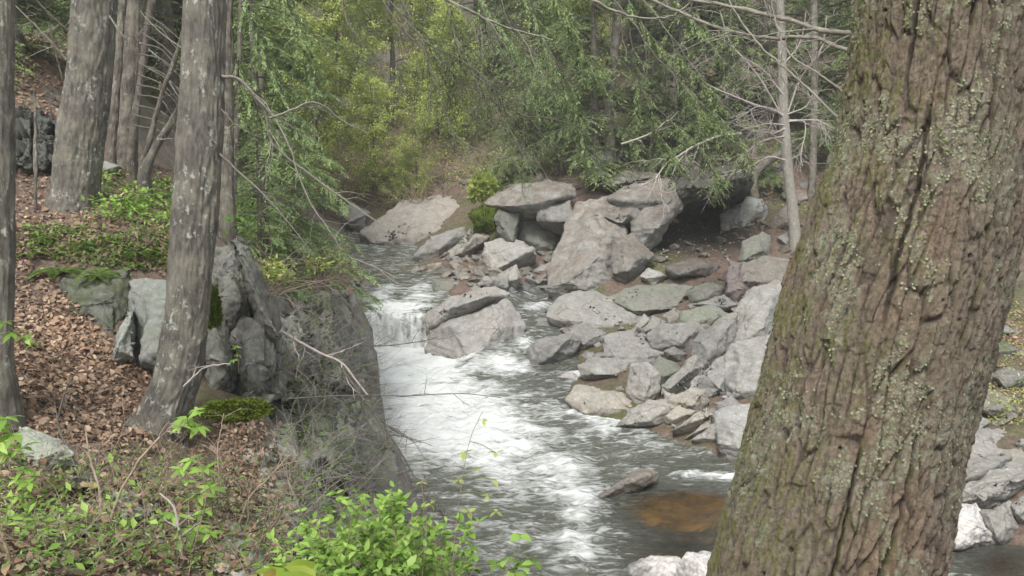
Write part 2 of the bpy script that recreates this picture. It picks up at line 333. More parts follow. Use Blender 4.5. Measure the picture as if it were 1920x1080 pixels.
# camera side bank
for (x, y, z) in [(0,0,4.3),(-2,0,4.4),(2,0,4.3),(.8,2,4.2),(2,2,4.0),(-1.5,2.2,4.35),(0,3,4.0),(.4,4.3,3.0),(1.5,3.6,3.0),(4,3,3.0),(6,4,2.2),(-5,0,4.6),(0,-6,4.6),(8,-5,4.5),(-10,-5,5.5),(0,6,1.8),(2,5.5,1.4),(5,6,.9),(10,6,.7)]: cw(x, y, z)
CPTS = np.array(CPTS)
def rbf_fit(c):
    n = len(c); d = np.hypot(c[:, None, 0]-c[None, :, 0], c[:, None, 1]-c[None, :, 1]); A = np.zeros((n+3, n+3))
    A[:n, :n] = d+np.eye(n)*-.02; A[:n, n] = 1; A[:n, n+1:] = c[:, :2]; A[n, :n] = 1; A[n+1:, :n] = c[:, :2].T
    return np.linalg.solve(A, np.r_[c[:, 2], 0, 0, 0]), c
def rbf_eval(fit, x, y):
    w, c = fit; x = np.ravel(x); y = np.ravel(y); out = np.empty(len(x)); n = len(c)
    for s in range(0, len(x), 40000):
        e = slice(s, s+40000); d = np.hypot(x[e, None]-c[None, :, 0], y[e, None]-c[None, :, 1]); out[e] = d@w[:n]+w[n]+w[n+1]*x[e]+w[n+2]*y[e]
    return out
TF = rbf_fit(CPTS)
WP = []
def wz(px, py, z): WP.append(PZ(px, py, z))
for px in range(660, 830, 25):
    wz(px, 600, .80); wz(px, 594, .86); wz(px, 646, .05); wz(px, 655, .03); wz(px, 570, .98); wz(px, 545, 1.05); wz(px, 522, 1.1)
for a in [(640,500,1.12),(700,470,1.14),(760,490,1.14),(660,430,1.15),(760,430,1.15),(860,500,1.14),(940,530,1.0)]: wz(*a)
for a in [(1000,560,.55),(1040,580,.52),(990,595,.5),(975,630,.45),(965,650,.36),(1000,640,.40),(950,690,.04),(985,700,.03),(1050,600,.5),(1090,620,.45),(1040,690,.06),(900,700,.0),(1090,690,.1),(1100,540,.7)]: wz(*a)
for a in [(760,700,0),(900,760,.02),(1050,780,.0),(700,850,0),(850,900,.02),(1000,950,-.02),(1150,860,0),(1300,880,.02),(1240,900,.06),(1300,930,-.04),(1400,950,0),(1200,1000,-.02),(1050,1080,-.02),(1400,1080,0),(1800,1080,0),(900,1200,0),(1500,1250,0),(2200,1200,0),(2200,1050,0),(1900,1050,0),(1100,760,.02)]: wz(*a)
WF = rbf_fit(np.array(WP))
RP = [PZ(*a) for a in [(640,490,1.12),(672,520,1.1),(682,560,1.),(680,600,.85),(684,650,0),(684,700,0),(690,750,0),(705,800,0),(728,860,0),(765,920,0),(815,990,0),(860,1080,0),(880,1200,0),(1100,1290,0),(1500,1330,0),(1900,1370,0),(2400,1420,0),
      (2400,1090,0),(1930,1022,0),(1760,1012,0),(1600,985,0),(1440,925,0),(1360,866,0),(1270,832,0),(1170,797,0),(1075,765,0),(1065,720,0),(1090,700,.1),(1085,655,.3),(1090,620,.45),(1050,580,.5),(1040,556,.55),(1010,545,.6),(960,556,.6),(900,570,.9),(850,560,1.),(815,530,1.08),(835,505,1.14),(780,490,1.14),(790,462,1.15),(700,424,1.15),(650,416,1.15)]]
RP = np.array(RP)[:, :2]
def river_side(x, y):
    ins = np.zeros(len(x), bool); dmin = np.full(len(x), 1e9); n = len(RP)
    for i in range(n):
        a, b_ = RP[i-1], RP[i]; ab = b_-a; t = np.clip(((x-a[0])*ab[0]+(y-a[1])*ab[1])/(ab@ab), 0, 1); dmin = np.minimum(dmin, np.hypot(x-a[0]-t*ab[0], y-a[1]-t*ab[1]))
        c = ((a[1] > y) != (b_[1] > y)) & (x < (b_[0]-a[0])*(y-a[1])/(b_[1]-a[1]+1e-12)+a[0]); ins ^= c
    return ins, dmin
def wlevel(x, y):
    z = rbf_eval(WF, x, y); lip = 21.05+.16*np.sin(x*3.1)+.07*np.sin(x*7.7+1)+.05*np.sin(x*17)
    up = np.clip(.80+.085*(y-21), .8, 1.15); zf = up*sstep(lip-.14, lip+.03, y)+.03*np.clip((y-18)/3, 0, 1)*(y < lip)
    k = sstep(-.7, -1.4, x); return z*(1-k)+zf*k
def terr(x, y):
    x = np.ravel(np.asarray(x, float)); y = np.ravel(np.asarray(y, float)); z = rbf_eval(TF, x, y)
    q = np.stack([x, y, np.zeros_like(x)], 1); dist = np.hypot(x, y)
    amp = np.where(z < .25, .05, .16)+np.clip((dist-30)/60, 0, .8)
    z = z+amp*fbm(q*.8, 4)+.035*fbm(q*4.1, 3); m = (np.abs(x) < 16) & (y > 5) & (y < 36)
    if m.any():
        ins, d = river_side(x[m], y[m]); wl = wlevel(x[m], y[m]); zm = z[m]
        zm = np.where(ins, np.minimum(zm, wl-.06-.4*sstep(0, .6, d)), np.maximum(zm, np.where(d < .9, wl+.02+d*.25, -9))); z[m] = zm
    return z
def hit(px, py, D0=2.5, D1=90, n=700):
    D = np.geomspace(D0, D1, n); r = ray(px, py); p = C0+D[:, None]*r; h = rbf_eval(TF, p[:, 0], p[:, 1]); k = np.argmax(p[:, 2] < h)
    return D[k] if p[k, 2] < h[k] else D1
ang = np.linspace(R(-72), R(72), 620); rr = np.geomspace(5.0, 190, 620); A_, R_ = np.meshgrid(ang, rr)
X = (R_*np.sin(A_)).ravel(); Yy = (R_*np.cos(A_)-7).ravel(); Z = terr(X, Yy)
mb = MB(); mb.add(np.stack([X, Yy, Z], 1), None, grid_faces(620, 620))
def bedmask(x, y, z): return sstep(.12, -.1, z)*(y < 24)
tag(mb.build('ground', M['ground'], smooth=True, attrs={'bed': bedmask(X, Yy, Z), 'wet': np.exp(-((X-P(1310,420,27)[0])/1.9)**2-((Yy-27.6)/3.4)**2)}), kind='structure')  # 'wet' attribute: soft patch where the hollow's shade is painted on the ground
# ------------------------------------------------------------------ river
nx, ny = 620, 760
Y1 = np.concatenate([np.geomspace(7.2, 20.0, 520, endpoint=False), np.linspace(20.0, 22, 100, endpoint=False), np.geomspace(22, 36, 140)]); S1 = np.linspace(-.34, .95, nx)
S_, Y_ = np.meshgrid(S1, Y1); X_ = S_*(Y_+1.5); x = X_.ravel(); y = Y_.ravel(); z = wlevel(x, y)
# image coordinates are only used here to say where in the river a patch lies
pp = np.stack([x, y, z], 1)-C0; dz_ = pp@FWD; U = 960+FPX*pp[:, 0]/dz_; V = 540-FPX*(pp@UP)/dz_
def blob(cx, cy_, rx, ry, rot=0):
    c, s = math.cos(R(rot)), math.sin(R(rot)); a = (U-cx)*c+(V-cy_)*s; b_ = -(U-cx)*s+(V-cy_)*c; return np.exp(-((a/rx)**2+(b_/ry)**2))
flow = np.stack([x*.85+y*.25, y*1.7-x*.45, z*0], 1)
big = fbm(flow*1.3, 4); sm = fbm(flow*5, 4)
foam = (1.6*blob(745,650,95,42)+1.35*blob(765,735,130,85,20)+1.0*blob(870,800,150,55,8)+.9*blob(760,615,60,28)+.95*blob(955,680,32,22)+.6*blob(985,645,18,14)+.65*blob(1080,708,30,8)
        +.30*blob(1090,960,40,60,20)+.22*blob(1120,930,70,14)+.25*blob(1000,925,70,14,-8)+.7*blob(1330,893,80,7,4)+.3*blob(1060,900,30,30)+.25*blob(1100,1030,60,80)+.2*blob(1000,1010,160,30)+.45*blob(960,890,90,40)+.45*blob(1130,790,70,22,20)+.25*blob(750,550,80,30)+.35*blob(1000,575,30,10))
foam = np.minimum(foam, 1.25)*(1+.5*big+.14*sm)+.20*big+.09+.13*ridged(flow*1.9, 2)
up_ = (y > 21.1) & (x < -1); foam = np.where(up_, foam*.35+.30*ridged(np.stack([x*1.2, y*4.5, z*0], 1), 3)-.10+.75*blob(735,580,60,11,-6)+.5*blob(705,558,30,10)+.4*blob(790,556,25,14)+.35*blob(740,540,50,6), foam)
st_ = noise(np.stack([x*7, y*.8, z*0], 1)); drop_ = (np.abs(y-21.0) < .22) & (x < -1.2); foam = np.where(drop_, .98+.28*st_+.3*noise(np.stack([x*2.2, y*.5, z*0], 1)), foam)
lipz = np.exp(-((y-21.02)/.16)**2)*(x < -1.2); foam = foam*(1-.35*lipz*(noise(np.stack([x*9, z*0, z*0], 1)) > .05))
clear = np.clip(1.6*blob(1290,955,110,40)+1.0*blob(1290,1040,110,45)+1.*blob(1880,1060,80,40), 0, 1)
foam = foam*(1-.95*clear)-.25*clear; turb = .35+1.3*np.clip(foam, 0, 1.2)
w = .05*big*turb+.022*ridged(flow*1.7, 3)*turb+.011*sm*turb+.004*ridged(flow*4.5, 2)*turb
w *= 1-.8*clear*np.where(V < 500, .25, 1)
z = z+w
mb = MB(); mb.add(np.stack([x, y, z], 1), None, grid_faces(ny, nx))
tag(mb.build('river', M['water'], smooth=True, attrs={'foam': foam, 'clear': clear}), kind='structure')
# ------------------------------------------------------------------ rocks
def hull_pts(out, ridge, D0, lean, thick, base_py):
    out = [np.array(q, float) for q in out]; cx = sum(q[0] for q in out)/len(out); cyy = sum(q[1] for q in out)/len(out)
    out = [np.array([cx, cyy])+(q-np.array([cx, cyy]))*1.15 for q in out]
    ppm = FPX/D0; w = (max(q[0] for q in out)-min(q[0] for q in out))/ppm; h = (max(q[1] for q in out)-min(q[1] for q in out))/ppm
    T = thick*min(max(w, h*.8), max(h, w*.8)); pts = []
    def dep(py): return D0+lean*max(0, (base_py-py))/ppm
    for q in out: pts.append(P(q[0], q[1], dep(q[1])))
    if ridge is None:
        rs = np.random.RandomState(int(abs(cx*7+cyy*13)) % 100000); ridge = []
        for q in out:
            k = rs.uniform(.35, .8); ridge.append((cx+(q[0]-cx)*k, cyy+(q[1]-cyy)*k+rs.uniform(-.05, .12)*h*ppm))
        ridge = ridge[::2]
    for q in ridge: pts.append(P(q[0], q[1], dep(q[1])-T*.42))
    for q in out:                                            # back side and buried foot
        pts.append(P(cx+(q[0]-cx)*.8, cyy+(q[1]-cyy)*.72, dep(q[1])+T*.8))
    for q in out:
        if q[1] > cyy: v = P(cx+(q[0]-cx)*.85, q[1], dep(q[1])+T*.4); v[2] -= .25*h+.05; pts.append(v)
    return pts
def rock_mesh(ptsets, seed, res, rough=1., rib=0, blk=.35):
    VV = []; FF = []; n0 = 0
    for pts in ptsets:
        bm = bmesh.new()
        for q in pts: bm.verts.new(q)
        r = bmesh.ops.convex_hull(bm, input=bm.verts)
        bmesh.ops.delete(bm, geom=list({g for g in r['geom_interior']+r['geom_unused'] if isinstance(g, bmesh.types.BMVert)}), context='VERTS')
        c = sum((v.co for v in bm.verts), Vector())/len(bm.verts); size = max((v.co-c).length for v in bm.verts)
        bmesh.ops.dissolve_limit(bm, angle_limit=R(9), verts=bm.verts, edges=bm.edges)
        bmesh.ops.bevel(bm, geom=list(bm.edges), offset=size*.016, segments=1, affect='EDGES', profile=.5)
        bmesh.ops.triangulate(bm, faces=bm.faces)
        for it in range(9):
            es = [e for e in bm.edges if e.calc_length() > res]
            if not es or len(bm.verts) > 14000: break
            bmesh.ops.subdivide_edges(bm, edges=es, cuts=1); bmesh.ops.triangulate(bm, faces=[f for f in bm.faces if len(f.verts) > 3])
        for k in range(1): bmesh.ops.smooth_vert(bm, verts=bm.verts, factor=.3, use_axis_x=True, use_axis_y=True, use_axis_z=True)
        bm.normal_update(); bm.verts.index_update()
        v = np.array([q.co for q in bm.verts]); nn = np.array([q.normal for q in bm.verts])
        s = size; q = (v-np.array(c))/s+seed*3.71
        tilt = np.array([.35*math.sin(seed), .3*math.cos(seed*2), 1.]); lay = (q@tilt)
        d = .03*noise(q*1.7)+.02*np.abs(noise(q*3.3+5))-.06*np.clip(ridged(q*1.6+9, 2)-1.05, 0, 1)+.016*fbm(q*8, 3)
        d += .014*noise(np.stack([q[:, 0]*.8, q[:, 1]*.8, lay*9], 1))
        for sc_, am in ((1.5, .07), (3.6, .035)):               # broken ledges: stepped facets
            tq = noise(q*[sc_, sc_, sc_*(1.4 if blk < .42 else .5)]+seed*1.7)*3.2-(1.2 if blk > .42 else 0); fl = np.floor(tq); d = d+am*blk*(fl+sstep(.72, 1., tq-fl))/3.2*2.2
        if rib:
            rb = np.asarray(v)*[5.5, 5.5, .7]; d = d+rib*(ridged(rb, 2)-.6)/max(s, .3)-.05/max(s, .3)*sstep(.86, .97, 1-2*np.abs(noise(np.asarray(v)*[2.6, 2.6, .35]+seed)))
        v = v+nn*(d*s*rough)[:, None]
        FF.append(np.array([[a.index for a in f.verts] for f in bm.faces])+n0); VV.append(v); n0 += len(v); bm.free()
    return np.concatenate(VV), np.concatenate(FF)
ROCKN = [0]
def rock(label, outs, ridge=None, base=None, D=None, lean=.5, thick=.9, m='rock', tone=1., name='boulder', cat='boulder', group=None, res=None, rough=1., col=None, dd=0):
    ROCKN[0] += 1
    if not isinstance(outs[0], list): outs = [outs]; ridge = [ridge]
    elif ridge is None: ridge = [None]*len(outs)
    allp = [q for o_ in outs for q in o_]; bp_ = base or max(q[1] for q in allp); bx = sum(q[0] for q in allp)/len(allp)
    D0 = D if D else hit(bx, bp_); D0 += dd
    sets = [hull_pts(o_, r_, D0, lean, thick, bp_) for o_, r_ in zip(outs, ridge)]
    wpx = max(q[0] for q in allp)-min(q[0] for q in allp)
    res = res or max(wpx*D0/FPX/34, D0/FPX*3.2)
    v, f = rock_mesh(sets, ROCKN[0], res, rough, blk=.6 if name == 'rock_outcrop' else .4); org = v.mean(0); org[2] = v[:, 2].min()
    mb = MB(); mb.add(v, f); o = mb.build(name, M[m], smooth=True, origin=org)
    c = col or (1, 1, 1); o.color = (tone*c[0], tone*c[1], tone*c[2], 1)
    return tag(o, label, cat, group)
def wall_rock(label, outs, T=.35, m='rock_cliff', tone=1., name='cliff', cat='cliff', rough=1.2, col=(1, 1, 1), res=None, back=.8):
    ROCKN[0] += 1; sets = []; rs = random.Random(ROCKN[0]*5)
    for out in outs:
        cx = sum(q[0] for q in out)/len(out); cyy = sum(q[1] for q in out)/len(out); pts = []
        Dm = sorted(hit(q[0], q[1]) for q in out+[(cx, cyy)])[len(out)//2]
        for q in out:
            d = min(max(hit(q[0], q[1]), Dm*.85), Dm*1.15)
            pts += [P(q[0], q[1], d-T*.15), P(cx+(q[0]-cx)*rs.uniform(.55, .88), cyy+(q[1]-cyy)*rs.uniform(.6, .9), d-T*rs.uniform(.7, 1.3)), P(cx+(q[0]-cx)*.9, cyy+(q[1]-cyy)*.9, d+back)]
        sets.append(pts)
    v, f = rock_mesh(sets, ROCKN[0], res or Dm/FPX*4.5, rough, rib=.03 if m == 'rock_cliff' else 0, blk=.43); org = v.mean(0); org[2] = v[:, 2].min()
    mb = MB(); mb.add(v, f); o = mb.build(name, M[m], smooth=True, origin=org); o.color = (tone*col[0], tone*col[1], tone*col[2], 1); return tag(o, label, cat)
WARM = (1.05, 1., .93); COOL = (.96, 1., 1.03); PUR = (.97, .96, .97)
rock('large pale boulder split by a diagonal crack, right of the waterfall',
     [[(806,652),(812,618),(870,590),(940,566),(958,585),(977,613),(971,642),(938,668),(890,687),(834,679)], [(808,579),(853,557),(890,546),(923,539),(949,552),(944,562),(868,586),(810,612)]],
     [[(925,590),(938,613),(897,639),(882,680),(845,610)], [(850,575),(915,555)]], D=20.9, lean=.55, thick=.8, tone=1.12, col=PUR)
rock('small upright grey block wedged above the cracked boulder beside the upper rapids', [(815,527),(849,527),(852,552),(812,562)], tone=.75, m='rock_green')
rock('long low pale slab lying just behind the cracked boulder', [(849,533),(871,527),(945,518),(946,540),(890,545),(849,553)], tone=1.0, lean=1.)
rock('pale pointed boulder with bright top and dark shaded right face', [(912,457),(930,450),(967,455),(997,466),(1001,479),(945,505),(917,518),(910,487)], [(992,470),(953,476),(921,512)], tone=1.15)
rock('long tilted pale slab rising to the right over drift twigs', [(827,490),(882,431),(914,431),(916,448),(882,470),(840,496)], [(890,445),(850,482)], tone=1.0, lean=.8, col=WARM, base=492)
rock('mauve grey wedge rock leaning against the broad pale slab', [(782,479),(808,442),(867,427),(871,442),(823,487)], tone=.95, col=PUR, lean=.9)
rock('broad pale slab sloping down to the still brown pool', [(684,430),(738,394),(772,376),(844,362),(887,382),(862,428),(787,456),(709,450)], [(760,410),(840,395),(800,435)], lean=1.7, thick=.35, tone=1.1, col=(1.07,1.02,.97), base=452)
rock('tall flat faced grey block with white flecks left of the giant boulder', [(967,396),(1012,400),(1066,414),(1053,472),(1038,485),(1016,481),(964,450)], [(975,405),(1050,425),(1035,470),(990,450)], tone=.78, base=500, m='rock_green', dd=.6)
rock('narrow grey block sitting behind the tall flat faced block', [(1010,392),(1067,377),(1077,413),(1064,424),(1012,413)], tone=.75, D=26.8)
rock('wide rock topped with brown needles above the flat faced block', [(921,381),(967,350),(1019,340),(1069,350),(1069,368),(1004,399),(953,391)], D=27.2, m='rock_brown', tone=.95, lean=1.)
rock('narrow shaded block under the brown topped rock beside green moss', [(938,388),(973,396),(964,450),(934,437),(928,413)], D=26.8, tone=.6, m='rock_green')
rock('giant rounded boulder with rusty stain, biggest of the far bank', [(1086,390),(1134,385),(1158,431),(1170,479),(1149,515),(1116,546),(1060,553),(1027,533),(1030,503),(1071,427)], [(1110,430),(1130,480),(1090,500),(1060,530)], m='rock_brown', tone=1.08, base=552, lean=.75, thick=.75)
rock('blocky grey rock joined to the right side of the giant boulder', [(1150,453),(1186,442),(1220,479),(1179,518),(1150,511)], [(1165,462),(1200,478),(1175,508)], m='rock_brown', tone=.85, base=535)
rock('needle covered ledge rock sloping above the giant boulder', [(1095,388),(1167,361),(1240,346),(1210,400),(1173,424),(1123,433)], m='rock_brown', tone=.85, D=25.6, lean=1.)
rock('overhanging grey rock at the mouth of the dark hollow', [[(1192,402),(1225,372),(1269,374),(1279,386),(1234,430),(1208,453),(1190,430)], [(1150,372),(1190,348),(1250,343),(1285,368),(1262,385),(1200,400)]], m='rock_brown', tone=.9, D=25.2, lean=.8, thick=.8)
rock('thin pale slab tilted up against the giant boulder foot', [(971,533),(1027,490),(1043,487),(1027,531),(990,540)], tone=1.05, lean=.8)
rock('small pale wedge between pointed boulder and low slab', [(930,516),(967,498),(975,520),(964,535),(941,533)], tone=1.05)
rock('dark grey slab tucked below the tall flat faced block', [(967,505),(1015,492),(1027,498),(982,522)], tone=.7, dd=.3)
rock('small dark wet rock with pale top at head of side cascade', [(982,613),(1001,600),(1034,596),(1049,613),(1045,627),(1008,638),(982,629)], [(995,616),(1035,610),(1010,622)], tone=.75, lean=.9)
rock('smooth dark rock with wet base right of the side cascade', [(993,657),(1015,638),(1071,627),(1082,642),(1067,664),(1030,680),(997,690)], [(1010,652),(1065,636),(1040,664)], tone=.78)
rock('rounded grey rock behind the smooth dark one', [(1053,618),(1093,609),(1134,624),(1140,646),(1090,664),(1072,645)], tone=.85, dd=.2)
rock('very broad flat slab below the giant boulder', [(1032,578),(1078,550),(1116,546),(1153,562),(1197,576),(1206,601),(1153,629),(1130,622),(1086,600),(1034,592)], [(1090,565),(1150,585),(1180,590),(1140,612)], tone=.95, lean=1.3, thick=.4)
rock('greenish grey sloping slab under the small square block', [(1146,559),(1191,538),(1248,532),(1291,540),(1273,573),(1248,585),(1183,581)], tone=.85, lean=1.2, m='rock_green', thick=.5)
rock('small square pale block perched near the hollow', [(1203,518),(1216,504),(1250,518),(1224,536)], tone=1.1)
rock('flat grey slab in mid pile next to the thin wedge', [(1283,589),(1330,572),(1364,595),(1322,622),(1281,614)], tone=.9, lean=1., m='rock_green')
rock('low slab at the top right of the rock pile', [(1305,571),(1358,554),(1381,571),(1354,589)], tone=.85, lean=1.)
rock('small loaf shaped stone lying across the mid pile', [(1244,593),(1264,579),(1285,587),(1283,607),(1248,609)], tone=.8, col=WARM)
rock('wide rough block in the middle of the rock pile', [(1218,630),(1240,605),(1305,610),(1319,624),(1289,658),(1232,650)], [(1240,622),(1300,622),(1280,645)], tone=.85, lean=.8)
rock('thin upright slab edge at the right of the broad flat slab', [(1185,622),(1207,591),(1218,599),(1199,627)], tone=1.05)
rock('cracked flat stone left of the wide rough block', [(1199,626),(1224,595),(1248,603),(1234,626)], tone=.85)
rock('broad pinkish flat rock with a short seam on top', [(1136,634),(1183,620),(1220,630),(1246,660),(1216,675),(1183,687),(1138,666)], tone=1.05, lean=1.2, thick=.45, col=PUR)
rock('pale oval rock lying beside the still shallow water', [(1089,687),(1110,673),(1154,673),(1181,689),(1161,709),(1122,713),(1095,703)], tone=1.12, lean=.9)
rock('thin flat slab on top of the pale oval rock', [(1093,666),(1101,659),(1159,663),(1157,677),(1097,675)], tone=1., dd=.3)
rock('small bright white stone at the foot of the side cascade', [(1044,707),(1069,697),(1101,711),(1057,717)], m='rock_white', name='quartz_stone', cat='stone')
rock('squarish upright pale block above the flat shore slabs', [(1177,734),(1187,687),(1212,683),(1236,701),(1234,734),(1212,760),(1197,756)], [(1195,698),(1222,706),(1212,745)], tone=1.0)
rock('small green tinged wedge behind the upright block', [(1222,691),(1236,671),(1275,689),(1254,707),(1236,724)], tone=.72, m='rock_green')
rock('long blocky stone pointing up to the right in mid pile', [(1244,736),(1242,722),(1301,671),(1315,693),(1289,724),(1264,744)], [(1258,728),(1300,690)], tone=.98)
rock('small rounded stone under the wide rough block', [(1246,658),(1264,652),(1287,664),(1281,677),(1252,668)], tone=.75)
rock('leaning angular slab at the left foot of the tall leaning boulder', [(1299,640),(1354,601),(1377,593),(1374,648),(1358,666),(1317,695),(1297,664)], [(1320,640),(1360,620),(1330,670)], tone=.92)
rock('tall leaning grey boulder beside the thick pine trunk', [(1372,597),(1411,550),(1452,528),(1472,540),(1476,591),(1450,642),(1407,650),(1366,666),(1354,648)], [(1400,590),(1450,560),(1440,610),(1390,640)], tone=.98, lean=.9)
rock('large light block with flat face partly behind the pine trunk', [(1364,671),(1375,650),(1450,638),(1445,705),(1425,744),(1370,746),(1360,705)], [(1385,665),(1435,660),(1415,735),(1380,735)], tone=1.0, thick=.6)
rock('low wedge of pale rock left of the large light block', [(1299,715),(1338,681),(1368,667),(1370,744),(1322,748),(1299,728)], [(1325,705),(1362,695),(1350,730)], tone=.98)
rock('tiny round stone at the lower end of the long blocky stone', [(1246,735),(1264,738),(1263,756),(1248,752)], tone=1.1, name='stone', cat='stone')
rock('rounded pale rock above the split shore slabs', [(1258,748),(1297,730),(1322,734),(1326,754),(1305,772),(1264,768)], tone=1.08, col=WARM)
rock('pale thin slab at the left of the split shore slabs', [(1246,777),(1273,762),(1307,772),(1273,797),(1250,795)], tone=1.15, col=WARM)
rock('pair of pale split slabs tilting down into the water', [[(1262,805),(1322,764),(1334,779),(1290,806)], [(1285,821),(1330,782),(1334,795),(1313,809)]], tone=1.15, col=WARM)
rock('pale triangular rock at the edge of the dark water', [(1299,825),(1346,789),(1352,830),(1317,832)], tone=1.1)
rock('tall light grey shard standing in the water by the pine trunk', [(1344,777),(1419,762),(1412,832),(1393,870),(1350,825)], [(1365,790),(1405,785),(1385,840)], tone=1.1, thick=.5, col=COOL)
rock('small dull stone above the tall light shard', [(1344,756),(1370,744),(1393,764),(1350,781)], tone=.85)
rock('broad flat tan rock low at the river edge', [(1071,752),(1087,726),(1150,736),(1183,752),(1201,764),(1179,781),(1101,777)], tone=1.12, lean=1.2, thick=.45, col=WARM)
rock('smooth sloping rock with dark wet underside at the river edge', [(1163,797),(1183,766),(1216,752),(1258,752),(1266,768),(1246,799)], [(1200,770),(1250,765),(1215,790)], tone=1.1, lean=.8)
rock('dark rounded boulder below the bare sapling', [(1383,526),(1395,493),(1427,485),(1490,491),(1490,530),(1411,548)], tone=.62, col=WARM, lean=.7)
rock('purplish shaded rock left of the dark rounded boulder', [(1360,526),(1370,495),(1389,495),(1387,530),(1409,550),(1379,565),(1360,552)], tone=.58, col=(1.08,.93,.95))
rock('square greenish rock behind the dark rounded boulder', [(1389,487),(1395,455),(1427,434),(1442,444),(1442,479),(1403,491)], tone=.7, m='rock_green')
rock('bluish grey boulder at the right rim of the dark hollow', [(1356,404),(1401,374),(1427,376),(1439,394),(1435,419),(1401,436),(1364,436)], [(1385,390),(1425,395),(1395,425)], D=27, tone=.95, col=COOL)
rock('flat brownish rock right of the bluish boulder', [(1435,424),(1476,386),(1495,411),(1485,436),(1447,431)], tone=.7, D=26.8, col=WARM)
rock('small stone beside the foot of the bare sapling', [(1458,446),(1476,436),(1490,442),(1488,464),(1470,459)], tone=.75, name='stone', cat='stone')
rock('dim grey rock high behind the bare sapling trunk', [(1416,335),(1470,320),(1482,359),(1458,367),(1421,350)], tone=.7, D=29.5)
rock('low needle covered rock under the hemlock branches', [(1130,342),(1170,318),(1227,328),(1190,352),(1140,352)], m='rock_brown', tone=.75, D=29.5)
rock('grey boulder behind the drooping hemlock tips', [(1096,332),(1103,298),(1130,283),(1149,310),(1137,337)], tone=.6, D=30)
rock('small pale rock at the far end of the brown pool', [(639,404),(660,383),(692,400),(684,425),(655,420)], tone=1., D=33, col=PUR)
rock('two low tan stones by the head of the upper rapids', [[(762,513),(784,500),(800,502),(797,516)], [(797,516),(803,496),(826,493),(829,510)]], tone=1., col=WARM, name='stone', cat='stone')
rock('grey brown slab partly buried in twigs below the tilted slab', [(858,512),(880,498),(908,500),(914,516),(880,520)], tone=.75, col=WARM)
rock('greenish slab with cracks below the hollow floor', [(1290,545),(1330,528),(1365,540),(1350,556),(1300,566)], tone=.75, m='rock_green', lean=1)
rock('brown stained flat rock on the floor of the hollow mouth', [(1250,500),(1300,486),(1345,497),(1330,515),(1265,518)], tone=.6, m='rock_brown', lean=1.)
rock('purple brown sloping slab beneath the pile top', [(1180,684),(1205,672),(1222,676),(1226,688),(1190,692)], tone=.8, name='stone', cat='stone')
rock('big dark roof slab overhanging the hollow between the boulders', [[(1262,350),(1300,322),(1385,318),(1405,338),(1390,352),(1340,346),(1300,362),(1275,378)]], D=26.3, lean=.6, thick=2.8, m='rock_brown', tone=.35)  # slab added over the hollow, its shape drawn forward to shade it
# right edge, beyond the pine trunk
rock('bright white quartz boulder at the water right of the pine trunk', [(1750,1035),(1765,950),(1829,946),(1872,998),(1869,1016),(1797,1044)], [(1790,965),(1835,985),(1800,1020)], m='rock_white', name='quartz_boulder', rough=1.3)
rock('long grey slab pointing right above the white quartz boulder', [(1770,930),(1867,879),(1960,860),(1960,912),(1835,956),(1780,950)], [(1820,915),(1930,882),(1850,940)], tone=.98, lean=.9)
rock('darker slab lying behind the long grey slab', [(1780,905),(1800,866),(1892,858),(1858,892)], tone=.8, lean=.9)
rock('small grey rock between white boulder and long slab', [(1840,962),(1892,946),(1907,992),(1886,1019),(1865,1000)], tone=.9)
rock('grey rock cut by the right edge of the photo', [(1896,944),(1935,925),(1960,950),(1935,985),(1903,967)], tone=.9)
rock('flat dusty rock above the darker slab near the right edge', [(1800,812),(1879,805),(1920,841),(1897,862),(1800,868)], tone=.95, lean=1.3, thick=.4)
rock('flat plate of rock at far right above the long slab', [(1880,850),(1950,832),(1960,862),(1905,880)], tone=.9, lean=1.2, thick=.4, col=WARM)
rock('brown grey boulder next to bright moss at the right edge', [(1830,761),(1848,732),(1892,744),(1913,772),(1886,786)], tone=.7, col=WARM)
rock('small mossy stone high on the right bank', [(1858,657),(1880,638),(1904,655),(1887,674)], tone=.8, m='rock_moss', name='stone', cat='stone')
rock('dull stone below the mossy one on the right bank', [(1862,705),(1890,690),(1925,702),(1925,722),(1880,725)], tone=.65, name='stone', cat='stone')
# rocks in and in front of the river
rock('white rounded quartz rock at the bottom centre of the frame', [(1170,1110),(1187,1065),(1209,1063),(1222,1047),(1266,1050),(1297,1068),(1302,1120),(1240,1150)], m='rock_white', D=11.3, name='quartz_boulder', rough=1.2)
rock('white quartz rock touching the pine trunk bottom left', [(1280,1056),(1290,1041),(1306,1041),(1345,1044),(1385,1060),(1380,1130),(1290,1135)], m='rock_white', D=11.3, name='quartz_boulder', rough=1.2)
rock('slanting half submerged rock parting the current', [(1120,932),(1152,908),(1182,887),(1206,883),(1230,889),(1225,902),(1171,916),(1136,932)], [(1160,905),(1215,890),(1180,905)], tone=.62, col=(1.05,.98,.92), D=13.6, lean=.9, thick=.5)
rock('golden brown rock under shallow clear water', [(1160,950),(1225,925),(1306,920),(1390,938),(1400,980),(1266,996),(1230,985),(1180,968)], D=12.95, lean=2.2, thick=.3, m='rock_amber', res=.03)
